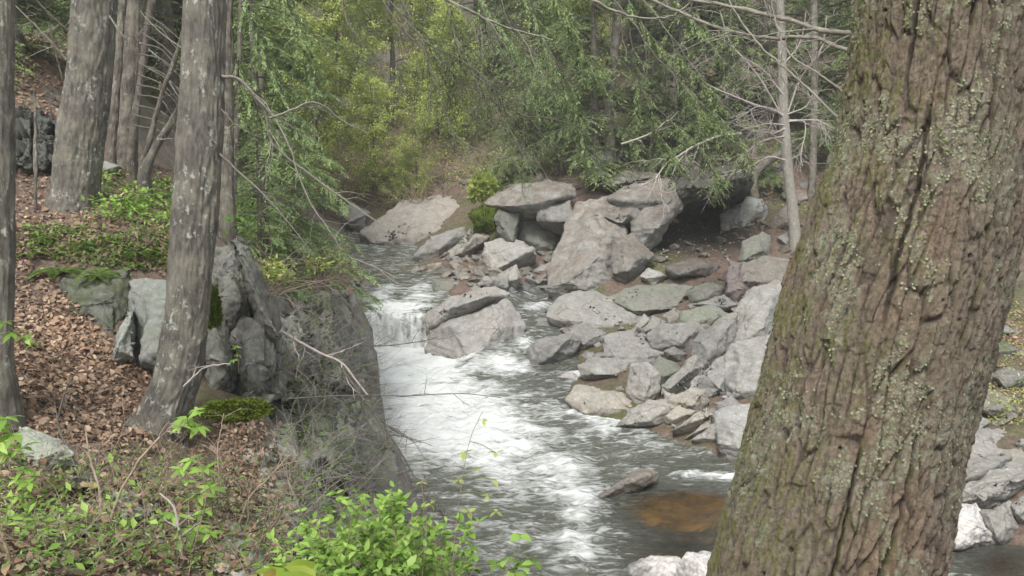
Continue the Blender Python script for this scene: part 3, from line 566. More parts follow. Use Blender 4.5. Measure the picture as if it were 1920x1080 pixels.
# left bank rocks
rock('flat light grey slab jutting from leaves at the left edge', [(15,862),(38,802),(110,825),(134,850),(66,874)], [(40,850),(60,822),(115,842),(70,862)], D=4.75, m='rock_near', tone=1.25, lean=1.1, thick=.5, col=COOL)
rock('shaded rock under the flat slab with green tufts', [(-20,960),(30,900),(112,905),(112,925),(60,955),(10,980)], D=4.7, m='rock_near', tone=.8, lean=.8)
rock('square lichened stone at the bottom left centre', [(248,1100),(262,1040),(300,1022),(328,1045),(330,1110)], D=4.0, m='rock_near', tone=.9)
rock('pale pointed fin of rock at the foot of the mossy ledge', [(212,664),(236,585),(250,580),(252,665)], D=7.7, m='rock_near', tone=1.05, col=COOL, name='rock_outcrop', cat='rock')
rock('blue grey rock face behind the lichened trunk', [(240,535),(310,528),(350,560),(345,700),(290,700),(252,690)], [(262,560),(320,550),(300,660),(270,670)], D=7.9, m='rock_near', tone=.85, lean=.25, col=COOL, name='rock_outcrop', cat='rock')
rock('dark mossy rock face under the fern ledge', [(105,585),(125,525),(235,515),(250,560),(238,650),(160,625)], D=8.1, m='rock_moss', tone=.5, lean=.4, name='rock_outcrop', cat='rock')
rock('tall jagged lichen covered outcrop right of the main trunk',
     [[(392,470),(440,452),(452,480),(445,520),(470,560),(430,600),(395,560)], [(440,452),(478,470),(492,520),(500,575),(528,622),(505,640),(470,600),(448,520)], [(430,640),(455,590),(500,600),(512,640),(512,700),(482,725),(447,705)], [(398,560),(425,590),(440,690),(395,735),(372,680)]],
     D=8.0, m='rock_cliff', tone=.85, lean=.3, thick=.7, name='rock_outcrop', cat='rock', rough=1.2, res=.018)
wall_rock('vertical ribbed cliff of the gorge at the left of the waterfall', [[(605,538),(645,530),(655,640),(652,745),(615,745)], [(640,530),(678,518),(684,620),(690,738),(655,745)]], tone=.95, T=.4)
wall_rock('ribbed cliff panel between the outcrop and the waterfall cliff', [[(528,560),(565,550),(575,640),(572,740),(535,750)], [(565,548),(607,540),(617,650),(614,745),(573,740)]], tone=.85, T=.35)
wall_rock('fractured cliff foot above the white water', [[(515,755),(575,745),(602,850),(592,930),(530,880)], [(575,745),(627,748),(652,850),(652,960),(595,930)], [(625,748),(690,738),(712,830),(738,925),(655,955)]], tone=.95, T=.4)
wall_rock('lowest broken rock of the gorge wall behind the green shrub', [[(495,880),(530,880),(592,940),(602,1060),(520,1070)], [(595,935),(655,960),(725,950),(775,1020),(700,1075),(605,1060)]], tone=.9, T=.35)
wall_rock('grey cleft rock just right of the jagged outcrop foot', [[(488,590),(528,600),(537,750),(520,800),(478,760)]], tone=1.1, T=.3, name='rock_outcrop', cat='rock')
wall_rock('ribbed grey ledge face below the moss cushion', [[(455,850),(495,785),(518,800),(515,900),(500,1000),(455,980)], [(395,960),(440,940),(505,1000),(500,1095),(390,1095)]], tone=1.25, T=.22, name='rock_outcrop', cat='rock')
wall_rock('grey lichened rock low among the green growth at bottom left', [[(95,965),(165,925),(215,965),(190,1010),(115,1010)]], tone=.95, T=.30, m='rock_near', name='rock', cat='rock')
wall_rock('pale flecked rock beside the whorled shoots near the bottom', [[(205,930),(260,910),(300,950),(270,985),(215,975)]], tone=.95, T=.30, m='rock_near', name='rock', cat='rock')
wall_rock('rough bedrock step under the reddish forked stem', [[(100,870),(170,850),(215,880),(190,915),(110,915)]], tone=.85, T=.25, m='rock_near', name='rock', cat='rock')
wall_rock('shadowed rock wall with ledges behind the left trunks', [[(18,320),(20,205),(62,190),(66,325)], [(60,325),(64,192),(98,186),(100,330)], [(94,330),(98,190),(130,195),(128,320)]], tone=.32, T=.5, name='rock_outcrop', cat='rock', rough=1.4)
rock('small rounded stones at the foot of the thin dark trunks', [(183,320),(196,302),(222,312),(214,324)], D=12.5, m='rock_near', tone=.9, name='stone', cat='stone')
#@@PLANTS
# ------------------------------------------------------------------ ray casting on what is built, for placing plants
from mathutils.bvhtree import BVHTree
bpy.context.view_layer.update()
_v = []; _f = []; _n = 0
for o in list(COL.objects):
    if o.type == 'MESH' and (o.name == 'ground' or 'category' in o.keys()):
        me = o.data; a = np.empty(len(me.vertices)*3, 'f'); me.vertices.foreach_get('co', a); a = a.reshape(-1, 3)+np.array(o.location)
        _v.append(a); ls = np.empty(len(me.loops), 'i'); me.loops.foreach_get('vertex_index', ls)
        tot = len(me.polygons[0].vertices); _f.append((ls.reshape(-1, tot)+_n).tolist()); _n += len(a)
BV = BVHTree.FromPolygons(np.concatenate(_v).tolist(), sum(_f, [])); del _v, _f
def cast(px, py):
    h = BV.ray_cast(Vector(C0), Vector(ray(px, py))); 
    return (np.array(h[0]), np.array(h[1])) if h[0] is not None else (None, None)
def inpoly(x, y, poly):
    c = False; j = len(poly)-1
    for i in range(len(poly)):
        xi, yi = poly[i]; xj, yj = poly[j]
        if (yi > y) != (yj > y) and x < (xj-xi)*(y-yi)/(yj-yi)+xi: c = not c
        j = i
    return c
def scatter(poly, n, seed=1, minz=-9):
    rs = random.Random(seed); xs = [q[0] for q in poly]; ys = [q[1] for q in poly]; P_ = []; N_ = []
    k = 0
    while len(P_) < n and k < n*12:
        k += 1; x = rs.uniform(min(xs), max(xs)); y = rs.uniform(min(ys), max(ys))
        if not inpoly(x, y, poly): continue
        p, nn = cast(x, y)
        if p is None or p[2] < minz: continue
        if nn[2] < 0: nn = -nn
        P_.append(p); N_.append(nn)
    return np.array(P_), np.array(N_)
def drop(x, y):
    h = BV.ray_cast(Vector((x, y, 90)), Vector((0, 0, -1))); return h[0].z if h[0] is not None else 0
GR = [o for o in COL.objects if o.name == 'ground'][0]
def gz(x, y): return float(terr(np.array([x]), np.array([y]))[0])
# ------------------------------------------------------------------ filler stones of the boulder bank
def stone_field(poly, n, smin, smax, label, group, seed, cols=((1, 1, 1),), m='rock', toner=(.75, 1.1)):
    rs = random.Random(seed); protos = []
    for k in range(6):
        pts = []
        for j in range(14):
            v = Vector((rs.gauss(0, 1), rs.gauss(0, 1), rs.gauss(0, 1))).normalized(); pts.append(np.array([v.x*rs.uniform(.7, 1), v.y*rs.uniform(.45, .8), v.z*rs.uniform(.3, .55)]))
        v, f = rock_mesh([pts], 300+k+seed, .16); protos.append((v, f))
    P_, N_ = scatter(poly, n*3, seed); made = []; e_ = np.abs(P_[:, 2]-terr(P_[:, 0], P_[:, 1])) < .06; P_ = P_[e_][:n]; N_ = N_[e_][:n]
    for i, (p, nn) in enumerate(zip(P_, N_)):
        k = i % 6
        if i < 6:
            mb = MB(); mb.add(*protos[k]); o = mb.build('stone', M[m], smooth=True); made.append(o)
        else: o = made[k].copy(); COL.objects.link(o)
        s = rs.uniform(smin, smax); o.location = p+np.array([0, 0, s*.15]); o.scale = (s, s, s*rs.uniform(.7, 1.1)); o.rotation_euler = (rs.uniform(-.5, .5), rs.uniform(-.5, .5), rs.uniform(0, 6.3))
        t = rs.uniform(*toner); c = rs.choice(cols); o.color = (t*c[0], t*c[1], t*c[2], 1); tag(o, label, 'stone', group)
stone_field([(1090,560),(1400,520),(1480,560),(1440,760),(1340,820),(1180,780),(1090,740),(1100,660)], 55, .08, .26, 'small grey stone lodged in the gaps of the boulder pile', 'stones in the gaps of the boulder pile', 3, (WARM, COOL, PUR))
stone_field([(830,470),(1030,460),(1090,530),(960,560),(840,530)], 80, .12, .32, 'small stone in the gaps above the cracked boulder', 'stones above the cracked boulder', 5, (WARM, COOL), toner=(.5, .9))
stone_field([(1230,470),(1500,410),(1560,520),(1400,560),(1250,520)], 45, .08, .3, 'dim brownish stone strewn below the dark hollow', 'stones below the dark hollow', 6, (WARM, PUR, (.95, .9, .75)), toner=(.25, .5))  # stone tones lowered, painting the hollow's shade into their colour
stone_field([(1800,640),(1960,600),(1960,1000),(1800,990),(1830,800)], 40, .08, .26, 'grey stone on the bank right of the pine trunk', 'stones on the right bank', 7, (WARM, COOL, PUR), toner=(.6, 1.))
stone_field([(620,380),(960,320),(1100,330),(1500,300),(1560,400),(900,345)], 26, .15, .5, 'half buried grey rock on the far wooded slope', 'rocks on the far slope', 8, (WARM, COOL), toner=(.5, .9), m='rock_brown')
stone_field([(1470,560),(1840,620),(1800,980),(1450,840)], 110, .15, .6, 'grey rock of the bank mostly hidden behind the pine trunk', 'rocks behind the pine trunk', 9, (WARM, COOL, PUR), toner=(.6, 1.))
stone_field([(1960,640),(2500,640),(2500,1000),(1960,1000)], 60, .15, .6, 'grey rock of the bank beyond the right edge', 'rocks beyond the right edge', 10, (WARM, COOL), toner=(.6, 1.))
# ------------------------------------------------------------------ tree trunks
def trunk_mesh(mb_pts, n, furrow, seed, vsc=1.):
    """mb_pts: rows of (centre(3), radius). returns verts, faces"""
    c = np.array([q[0] for q in mb_pts]); r = np.array([q[1] for q in mb_pts]); m = len(c)
    th = np.arange(n)*2*math.pi/n; t = np.gradient(c, axis=0); t /= np.linalg.norm(t, axis=1)[:, None]
    a = np.cross(t, np.array([0, 1., 0])); a /= np.linalg.norm(a, axis=1)[:, None]; b = np.cross(t, a)
    hgt = np.r_[0, np.cumsum(np.linalg.norm(np.diff(c, axis=0), axis=1))]
    TH, H = np.meshgrid(th, hgt); TH = TH.ravel(); H = H.ravel(); rr_ = np.repeat(r, n)
    return c, r, th, a, b, TH, H, rr_
def simple_trunk(name_mat, pts, D, parent, n=72, up=3.0, down=.5, rowh=None, amp=.013, flare=1.0, seed=0, name='trunk'):
    """pts: (px,py,width px); D: distance or list"""
    Ds = D if isinstance(D, (list, tuple)) else [D]*len(pts)
    pc = [P(q[0], q[1], d) for q, d in zip(pts, Ds)]; rad = [q[2]/2*d/FPX for q, d in zip(pts, Ds)]
    if pc[0][2] < pc[-1][2]: pc = pc[::-1]; rad = rad[::-1]
    if up: pc = [pc[0]+(pc[0]-pc[1])/np.linalg.norm(pc[0]-pc[1])*up]+pc; rad = [rad[0]*.85]+rad
    if down: pc = pc+[pc[-1]+np.array([0, 0, -down])]; rad = rad+[rad[-1]*1.2*flare]
    L = sum(np.linalg.norm(pc[i+1]-pc[i]) for i in range(len(pc)-1)); rows = int(L/(rowh or .02))+2
    sp = spline([list(a)+[b] for a, b in zip(pc, rad)], rows)
    c, r, th, a, b, TH, H, R_ = trunk_mesh([(q[:3], q[3]) for q in sp], n, None, seed)
    s = TH*R_; q = np.stack([np.cos(TH)*R_, np.sin(TH)*R_, H*.16], 1)
    d = amp*(-np.abs(noise(q*22+seed))*1.4+.5*noise(q*50+seed)+.4)+amp*.9*noise(np.stack([np.cos(TH)*R_*6, np.sin(TH)*R_*6, H*2.], 1)+seed)
    rad_ = R_+d
    v = c.repeat(n, 0)+rad_[:, None]*(np.cos(TH)[:, None]*a.repeat(n, 0)+np.sin(TH)[:, None]*b.repeat(n, 0))
    mb = MB(); mb.add(v, None, grid_faces(len(c), n, True)); o = mb.build(name, M[name_mat], parent, smooth=True, origin=np.array(parent.location)); return o
def pxline(pts, D, n=None, wob=0, seed=0):
    Ds = np.linspace(D[0], D[1], len(pts)) if isinstance(D, (tuple, list)) else [D]*len(pts)
    p = np.array([P(q[0], q[1], d) for q, d in zip(pts, Ds)]); p = spline(p, n or len(pts)*6)
    if wob: p = p+wob*np.stack([noise(np.stack([np.arange(len(p))*.35+seed*3.1+k*9, np.zeros(len(p))+k, np.zeros(len(p))], 1)) for k in range(3)], 1)
    return p
def twigs_on(mb, line, n, L, r, rs, droop=.3, depth=1, tip=None, nseg=6, bias=None):
    """random side twigs on a polyline; tip collects end points and directions"""
    m = len(line)
    for k in range(n):
        i = rs.randint(int(m*.15), m-2); p = line[i]; t = line[min(i+1, m-1)]-line[i]; t = t/(np.linalg.norm(t)+1e-9)
        d = np.array([rs.gauss(0, 1), rs.gauss(0, 1), rs.gauss(0, .8)]); d -= t*(d@t)*.3; d = d/np.linalg.norm(d)+t*.8
        if bias is not None: d = d+bias
        d /= np.linalg.norm(d); l = L*rs.uniform(.4, 1.1); q = [p]
        for s in range(nseg):
            d = d+np.array([rs.gauss(0, .16), rs.gauss(0, .16), rs.gauss(0, .13)-droop/nseg]); d /= np.linalg.norm(d); q.append(q[-1]+d*l/nseg)
        q = np.array(q); tube(mb, q, np.linspace(r, r*.35, len(q)), 4 if r > .004 else 3)
        if tip is not None: tip.append(q)
        if depth > 1: twigs_on(mb, q, max(2, n//3), L*.5, r*.55, rs, droop, depth-1, tip, 4, bias)
# --- the big leaning pine in front
def big_pine():
    ax = [(1810,-700,300),(1800,-300,318),(1778,0,335),(1762,150,324),(1740,300,334),(1702,450,362),(1658,600,380),(1608,800,384),(1574,940,392),(1540,1080,404),(1500,1300,430),(1450,1700,560)]
    Dm = 2.35; root = empty('pine_tree', P(1450, 1700, Dm), 'thick leaning pine trunk with lichened plated bark filling the right foreground', 'tree')
    pc = [P(q[0], q[1], Dm) for q in ax]; rad = [q[2]/2*Dm/FPX for q in ax]
    sp = spline([list(a)+[b] for a, b in zip(pc, rad)], 4000); H0 = sp[:, 2]; keep = [0]
    for i in range(1, 4000):                                   # fine rows where the photograph looks, coarse rows elsewhere
        px_, py_, z_ = proj(sp[i, :3]); lim = .0030 if -40 < py_ < 1120 else .02
        if np.linalg.norm(sp[i, :3]-sp[keep[-1], :3]) > lim: keep.append(i)
    sp = sp[keep]; n = 620
    c, r, th, a, b, TH, H, R_ = trunk_mesh([(q[:3], q[3]) for q in sp], n, None, 0)
    # periodic coordinates
    cx, sy = np.cos(TH)*R_, np.sin(TH)*R_; s = TH*.29
    wob = .014*noise(np.stack([cx*4, sy*4, H*2.2], 1))+.005*noise(np.stack([cx*14, sy*14, H*12], 1)); S2 = s+wob
    per = 2*math.pi*.29
    def V(su, sv, off=0):
        k = round(per/su); return voro(np.stack([((S2/per*k) % k), H/sv+off], 1))
    env = noise(np.stack([cx*5, sy*5, H*1.3], 1))
    F1, F2, ID = V(.036, .20); edge = F2-F1; crack = (1-sstep(.0, .16, edge))*sstep(-.7, .1, noise(np.stack([cx*11, sy*11, H*7], 1)))
    G1, G2, ID2 = V(.026, .068, 7); e2 = G2-G1; step2 = (ID2-.5)
    K1, K2, ID3 = V(.0075, .013, 31)
    longc = np.zeros(len(H)); rl = random.Random(8)
    for k in range(34):                                        # long wandering fissures
        s0 = per*(k+rl.uniform(.1, .9))/34; h0 = rl.uniform(H.min(), H.max()-.4); hl = rl.uniform(.3, 1.1); wd = rl.uniform(.002, .0062); ph = rl.uniform(0, 99); sl = rl.uniform(-.04, .04)
        cs = s0+sl*(H-h0)+.016*noise(np.stack([H*3.2+ph, H*0, H*0], 1))+.005*noise(np.stack([H*22+ph, H*0, H*0+5], 1)); fade = sstep(h0, h0+.12, H)*(1-sstep(h0+hl-.12, h0+hl, H))
        wv = wd*(1+.6*noise(np.stack([H*14+ph, H*0+3, H*0], 1))); longc = np.maximum(longc, fade*(1-sstep(wv*.5, wv*1.5, np.abs(s-cs))))
    med = sstep(.90, .98, 1-np.abs(noise(np.stack([cx*20, sy*20, H*2.2+4], 1)))*2)*sstep(-.1, .3, noise(np.stack([cx*6, sy*6, H*4+20], 1)))*.6
    fine = fbm(np.stack([cx*60, sy*60, H*28], 1), 4); vf = fbm(np.stack([cx*40, sy*40, H*7], 1), 3)
    left = sstep(-.2, .9, -np.cos(TH)*(-1))                     # rougher, more furrowed flank
    d = .0040*(ID-.5)*2-.012*crack-.028*longc-.008*med+.0100*step2*sstep(.0, .05, e2)-.0022*(1-sstep(0, .10, e2))+.0040*(ID3-.5)+.0030*fine+.0015*vf
    d += .010*noise(np.stack([cx*5, sy*5, H*2], 1))
    # beetle and woodpecker holes
    rs = random.Random(4); hol = np.zeros(len(d)); front = []
    for k in range(110): front.append((rs.uniform(0, per), rs.uniform(H.min()+.2, H.max()-.2), rs.choice([.0025, .003, .0045, .006])))
    for (hs_, hh, hr) in front:
        i0, i1 = np.searchsorted(H[::n], [hh-.02, hh+.02]); e = slice(i0*n, i1*n)
        if i1 <= i0: continue
        dd_ = np.hypot((s[e]-hs_), (H[e]-hh)); g = 1-sstep(hr*.7, hr*1.25, dd_); hol[e] = np.maximum(hol[e], g); d[e] -= g*.012
    lic = fbm(np.stack([cx*7, sy*7, H*4.5], 1), 4); lm = sstep(-.05, .35, lic+.45*fine+.35*sstep(.1, -.2, np.cos(TH)*np.sign(a[0][0]))*0)
    v = c.repeat(n, 0)+(R_+d)[:, None]*(np.cos(TH)[:, None]*a.repeat(n, 0)+np.sin(TH)[:, None]*b.repeat(n, 0))
    mb = MB(); mb.add(v, None, grid_faces(len(c), n, True))
    deep = np.clip(.95*longc+.5*med+.75*crack+hol, 0, 1)
    mb.build('trunk', M['pine_bark'], root, smooth=True, origin=np.array(root.location), attrs={'deep': deep, 'lich': lm, 'plate': ID2, 'tan': sstep(-.05, .35, noise(np.stack([cx*4.+3, sy*4., H*1.1], 1)))})
    # lichen flakes: small curled scales standing on the bark
    rs2 = np.random.RandomState(5); nrm = (v-c.repeat(n, 0)); nrm /= np.linalg.norm(nrm, axis=1)[:, None]
    cand = rs2.permutation(len(v))[:120000]; w_ = np.clip(lm[cand]*.8-.25*0, 0, 1)*(1-deep[cand]); side = ((v[cand]-c.repeat(n, 0)[cand])[:, 0] < .05)
    prob = w_*np.where(side, .7, .2); cand = cand[rs2.rand(len(cand)) < prob]; N_ = len(cand)
    p = v[cand]; nn = nrm[cand]; dn = np.cross(nn, rdir(N_, rs2)); dn[:, 2] -= .6; dn /= np.linalg.norm(dn, axis=1)[:, None]
    mb = MB(); L = rs2.uniform(.0025, .0075, N_); leaves(mb, p-nn*.0005, dn+nn*rs2.uniform(.15, .9, N_)[:, None], nn, L, L*rs2.uniform(.7, 1.3, N_), near=True)
    mb.build('lichen', M['lichen'], root, origin=np.array(root.location))
    # dead branches leaving the trunk towards the left
    R2 = random.Random(11)
    for pts, D_, w0 in [([(1625,64),(1605,62),(1540,57),(1490,40),(1440,28),(1360,10),(1285,-3),(1200,-30)], (2.4, 2.9), 11),
                        ([(1625,110),(1590,95),(1520,70),(1455,72),(1400,65),(1340,50),(1280,25),(1225,0),(1150,-40)], (2.4, 3.1), 9),
                        ([(1600,235),(1565,215),(1520,170),(1475,130),(1425,85),(1380,25),(1350,-40)], (2.4, 2.8), 5),
                        ([(1610,190),(1580,170),(1530,135),(1480,100),(1455,40),(1440,-20)], (2.4, 2.7), 4)]:
        ln = pxline(pts, D_, 60, .006, w0); mb = MB(); r0 = w0/2*2.5/FPX; tube(mb, ln, np.linspace(r0, r0*.6, 60)*(1+.18*np.array([R2.uniform(-1, 1) for _ in range(60)])), 8)
        twigs_on(mb, ln, 9, .22, r0*.32, R2, .5, 2); mb.build('branch', M['twig_grey'], root, origin=np.array(root.location), smooth=True)
m, t, b, o = mat('pine_bark'); N = NT(t); M['pine_bark'] = m
p = N.pos((1, 1, .45)); q = N.pos(); f1 = N.noise(p, 75, 8, .78, .4); f2 = N.noise(q, 9, 5, .6)
c = N.ramp(f1, [(.32, (.022, .017, .013)), (.44, (.09, .065, .046)), (.56, (.19, .145, .105)), (.74, (.33, .265, .20))])
c = N.mix(N.rng(N.attr('plate'), 0, 1, 0, .3), c, (.20, .16, .125)); c = N.mix(N.math('MULTIPLY', N.attr('tan'), .3), c, (.22, .14, .072))
c = N.mix(N.rng(N.noise(q, 3.1, 4, .6), .45, .62, 0, .3), c, (.13, .125, .085))
ox = N.n('ShaderNodeSeparateXYZ'); gg = N.n('ShaderNodeNewGeometry'); N.l(gg.outputs['Normal'], ox.inputs[0])
mg = N.math('MULTIPLY', N.rng(ox.outputs[0], -.95, -.45, 1, 0), N.rng(f2, .4, .55)); c = N.mix(N.math('MULTIPLY', mg, .9), c, N.ramp(f1, [(.3, (.05, .055, .012)), (.7, (.17, .18, .04))]))
lf = N.math('MULTIPLY', N.attr('lich'), N.rng(N.noise(q, 85, 5, .7), .44, .60)); c = N.mix(N.math('MULTIPLY', lf, .8), c, N.ramp(N.noise(q, 30, 3, .6), [(.4, (.15, .17, .11)), (.6, (.27, .29, .22))]))
c = N.mix(N.math('MULTIPLY', N.attr('deep'), .85), c, (.035, .024, .018)); N.l(c, b.inputs['Base Color']); b.inputs['Roughness'].default_value = .85
N.bump(N.math('ADD', f1, N.math('MULTIPLY', N.noise(q, 190, 4, .7), .6)), b, 1., .010)
M['lichen'] = leaf_mat('lichen_scales', [(.12, .13, .08), (.20, .21, .14), (.29, .30, .22), (.16, .18, .08), (.25, .26, .19)], .1, .9, .1)
big_pine()
# --- trunks of the left bank
def ltree(label, pts, D, m='bark', n=64, amp=.012, brs=(), up=3., cat='tree', name='conifer_tree', down=.6, rowh=.016, bm_='twig_grey'):
    d0 = D if not isinstance(D, (list, tuple)) else D[-1]; last = pts[-1] if pts[-1][1] > pts[0][1] else pts[0]
    root = empty(name, P(last[0], last[1], d0), label, cat)
    simple_trunk(m, pts, D, root, n, up, down, rowh, amp, 1.15, hash(label) % 50 if False else len(label))
    rs = random.Random(len(label)*3+1)
    for pl, Db, w0, nt_, tl in brs:
        mb = MB(); ln = pxline(pl, Db, len(pl)*7, .01, w0+len(pl)); Dm = Db[0] if isinstance(Db, (tuple, list)) else Db; r0 = w0/2*Dm/FPX
        tube(mb, ln, np.linspace(r0, r0*.4, len(ln)), 6); 
        if nt_: twigs_on(mb, ln, nt_, tl, r0*.35, rs, .3, 2)
        mb.build('branch', M[bm_], root, origin=np.array(root.location), smooth=True)
    return root
ltree('main straight grey trunk with white lichen flecks on the left bank', [(384,-10,75),(381,130,78),(375,270,83),(366,400,82),(358,500,80),(350,594,79),(336,690,84),(318,750,88),(298,800,98),(288,835,120)], 7.15, n=150, amp=.014, rowh=.008, brs=[
    ([(415,143),(450,150),(480,185),(500,220),(508,265),(545,300),(585,330),(640,370),(720,425)], (7.1, 7.6), 7.5, 8, .5),
    ([(478,180),(515,222),(545,280),(555,315),(585,385),(620,435),(640,470)], (7.2, 7.3), 4.5, 6, .4),
    ([(505,222),(550,205),(580,192),(610,200),(640,225),(690,250)], (7.2, 7.6), 5, 7, .4),
    ([(412,288),(450,325),(500,370),(555,435),(580,470)], (7.1, 7.4), 5, 6, .35), ([(410,200),(440,232),(470,250),(500,262)], (7.1, 7.3), 3, 4, .3),
    ([(355,100),(300,60),(262,20)], (7.2, 7.8), 3, 3, .3)])
ltree('partial trunk cut by the left edge of the photo', [(-6,-10,58),(-6,300,60),(-8,600,62),(-10,700,72)], 5.7, n=120, rowh=.01, amp=.010)
ltree('thick lichened trunk second from the left, flaring at its base', [(178,-10,76),(168,125,78),(152,250,84),(146,310,82),(138,370,84),(134,405,100)], 10.3, n=110, amp=.02, rowh=.012, brs=[
    ([(205,30),(225,60),(240,75)], 10.2, 4, 3, .3), ([(130,60),(95,30),(60,-10)], (10.2, 9.8), 6, 5, .5), ([(125,112),(80,62),(28,10)], (10.2, 9.9), 6, 5, .4), ([(118,150),(105,100),(90,40)], (10.2, 9.8), 4, 3, .4)])
ltree('thin dark trunk just right of the thick lichened one', [(231,-10,14),(220,150,14),(209,292,16)], 12.7, 'bark_dark', n=40)
ltree('mid sized smooth dark trunk leaning slightly right behind the thin one', [(256,-10,36),(249,125,36),(240,250,35),(237,312,42)], 13.3, 'bark_dark', n=80, brs=[
    ([(262,80),(300,110),(345,150)], (13.2, 13), 4, 3, .5), ([(262,120),(300,140),(340,170)], (13.2, 13), 4, 3, .5)])
dead = []
for k in range(12):
    y0 = 25+k*19; rs_ = random.Random(k); dead.append(([(272-k*2.2, y0), (300, y0+12+rs_.uniform(-6, 8)), (325, y0+34+rs_.uniform(-8, 8)), (348, y0+62+rs_.uniform(-10, 10))], (12.6, 12.2), 3.6, 3, .4))
ltree('slim dead dark trunk with curved bare side branches', [(287,-10,13),(276,60,13),(264,150,13),(246,290,15)], 12.8, 'bark_dark', n=30, brs=dead, bm_='twig_dark')
ltree('thin leaning dead stem crossing behind the main trunk', [(352,30,6),(325,120,8),(305,170,8),(283,255,9),(263,325,10)], 12.2, 'bark_dark', n=20, up=.5, name='dead_tree', brs=[([(315,150),(340,190),(360,230)], 12.2, 3, 2, .3)])
ltree('short forked grey stem at the foot of the leaning dead stem', [(345,185,9),(318,235,12),(288,285,15),(272,330,22)], 11.9, 'bark', n=24, up=.4, name='dead_tree', brs=[([(300,262),(330,262),(350,285)], 11.8, 4, 2, .3)])
ltree('shaded trunk close behind the right side of the main trunk', [(424,-10,26),(424,180,28),(424,385,32)], 11.0, 'bark_dark', n=60)
ltree('slim reddish trunk in shade right of the main trunk', [(445,180,10),(440,300,12),(436,400,14)], 14, 'bark_dark', n=24, up=2)
ltree('thin pole like dead stem in front of the shaded rock wall', [(66,200,5),(67,300,6),(68,400,6)], 10.0, 'bark_dark', n=12, up=.2, name='dead_tree')
# --- the bare pale sapling over the boulders
sap = []
for pl in [[(1470,215),(1400,190),(1340,165),(1300,145),(1290,118)], [(1475,235),(1440,232),(1400,240),(1380,228)], [(1472,255),(1430,265),(1390,292)], [(1475,215),(1510,200),(1525,175)], [(1480,225),(1510,232),(1502,290),(1505,312)],
           [(1465,215),(1420,140),(1370,80),(1350,20)], [(1472,300),(1440,295),(1390,320),(1330,338)], [(1470,180),(1430,130),(1395,110)], [(1474,222),(1450,205),(1420,200),(1395,215)], [(1476,228),(1530,225),(1560,240)],
           [(1478,210),(1500,150),(1540,90),(1550,30)], [(1474,240),(1448,250),(1430,240)], [(1470,120),(1500,80),(1512,20)], [(1466,60),(1440,20),(1430,-10)]]: sap.append((pl, (24.5, 24.2), 3.4, 12, 1.0))
ltree('bare pale sapling with spidery whitish twigs, left of the pine trunk', [(1462,-10,15),(1467,120,17),(1470,220,19),(1478,320,19),(1487,400,20),(1492,468,24)], 24.6, 'bark_pale', n=32, amp=.01, rowh=.05, name='bare_tree', brs=sap, bm_='twig_pale')
ltree('second thin grey trunk right of the bare sapling', [(1526,-10,12),(1527,200,13),(1520,400,15)], 28, 'bark_dark', n=24, amp=.01, rowh=.08)
ltree('dark slanting trunk rising behind the hemlock boughs', [(1160,-10,16),(1150,120,16),(1142,220,18),(1150,335,20)], 30.5, 'bark_dark', n=24, rowh=.1)
ltree('short bent brown trunk above the bluish boulder', [(1470,285,14),(1430,310,16),(1412,335,18),(1412,372,24)], 28.3, 'bark_dark', n=20, up=0, name='dead_tree')
# ------------------------------------------------------------------ crowns
def spray(mb, line, rs, W, dens=1., leafL=.11, leafW=.034, droop=.25, flat=True):
    """flat hemlock spray: twigs left and right of a branch line, covered with needle tufts"""
    m = len(line); seg = np.linalg.norm(np.diff(line, axis=0), axis=1).sum(); nt_ = int(seg/.075*dens)
    B = []; Dn = []
    for k in range(nt_):
        f = rs.uniform(.12, 1); i = min(int(f*(m-1)), m-2); t = line[i+1]-line[i]; t = t/np.linalg.norm(t); p = line[i]+(line[i+1]-line[i])*rs.random()
        sgn = 1 if k % 2 else -1; side = np.cross(t, [0, 0, 1.]); side = side/(np.linalg.norm(side)+1e-6)*sgn
        d = side*.85+t*.55+np.array([0, 0, rs.gauss(-.05, .15)]); d /= np.linalg.norm(d); l = W*(1.05-f*.75)*rs.uniform(.5, 1.2); q = p
        ns = max(2, int(l/(leafL*.55)))
        for s_ in range(ns):
            for e in (-1, 1): 
                dd_ = d+np.cross(d, [0, 0, 1.])*e*rs.uniform(.3, .9)+np.array([0, 0, rs.gauss(-.12, .2)]); B.append(q+d*rs.uniform(-.3, .3)*leafL); Dn.append(dd_)
            d = d+np.array([0, 0, -droop/ns*1.3]); d /= np.linalg.norm(d); q = q+d*l/ns
    B = np.array(B); Dn = np.array(Dn); n_ = len(B); nr = np.array([[rs.gauss(0, .35), rs.gauss(0, .35), 1] for _ in range(n_)])
    leaves(mb, B, Dn, nr, leafL*np.array([rs.uniform(.6, 1.4) for _ in range(n_)]), leafW*np.array([rs.uniform(.7, 1.5) for _ in range(n_)]))
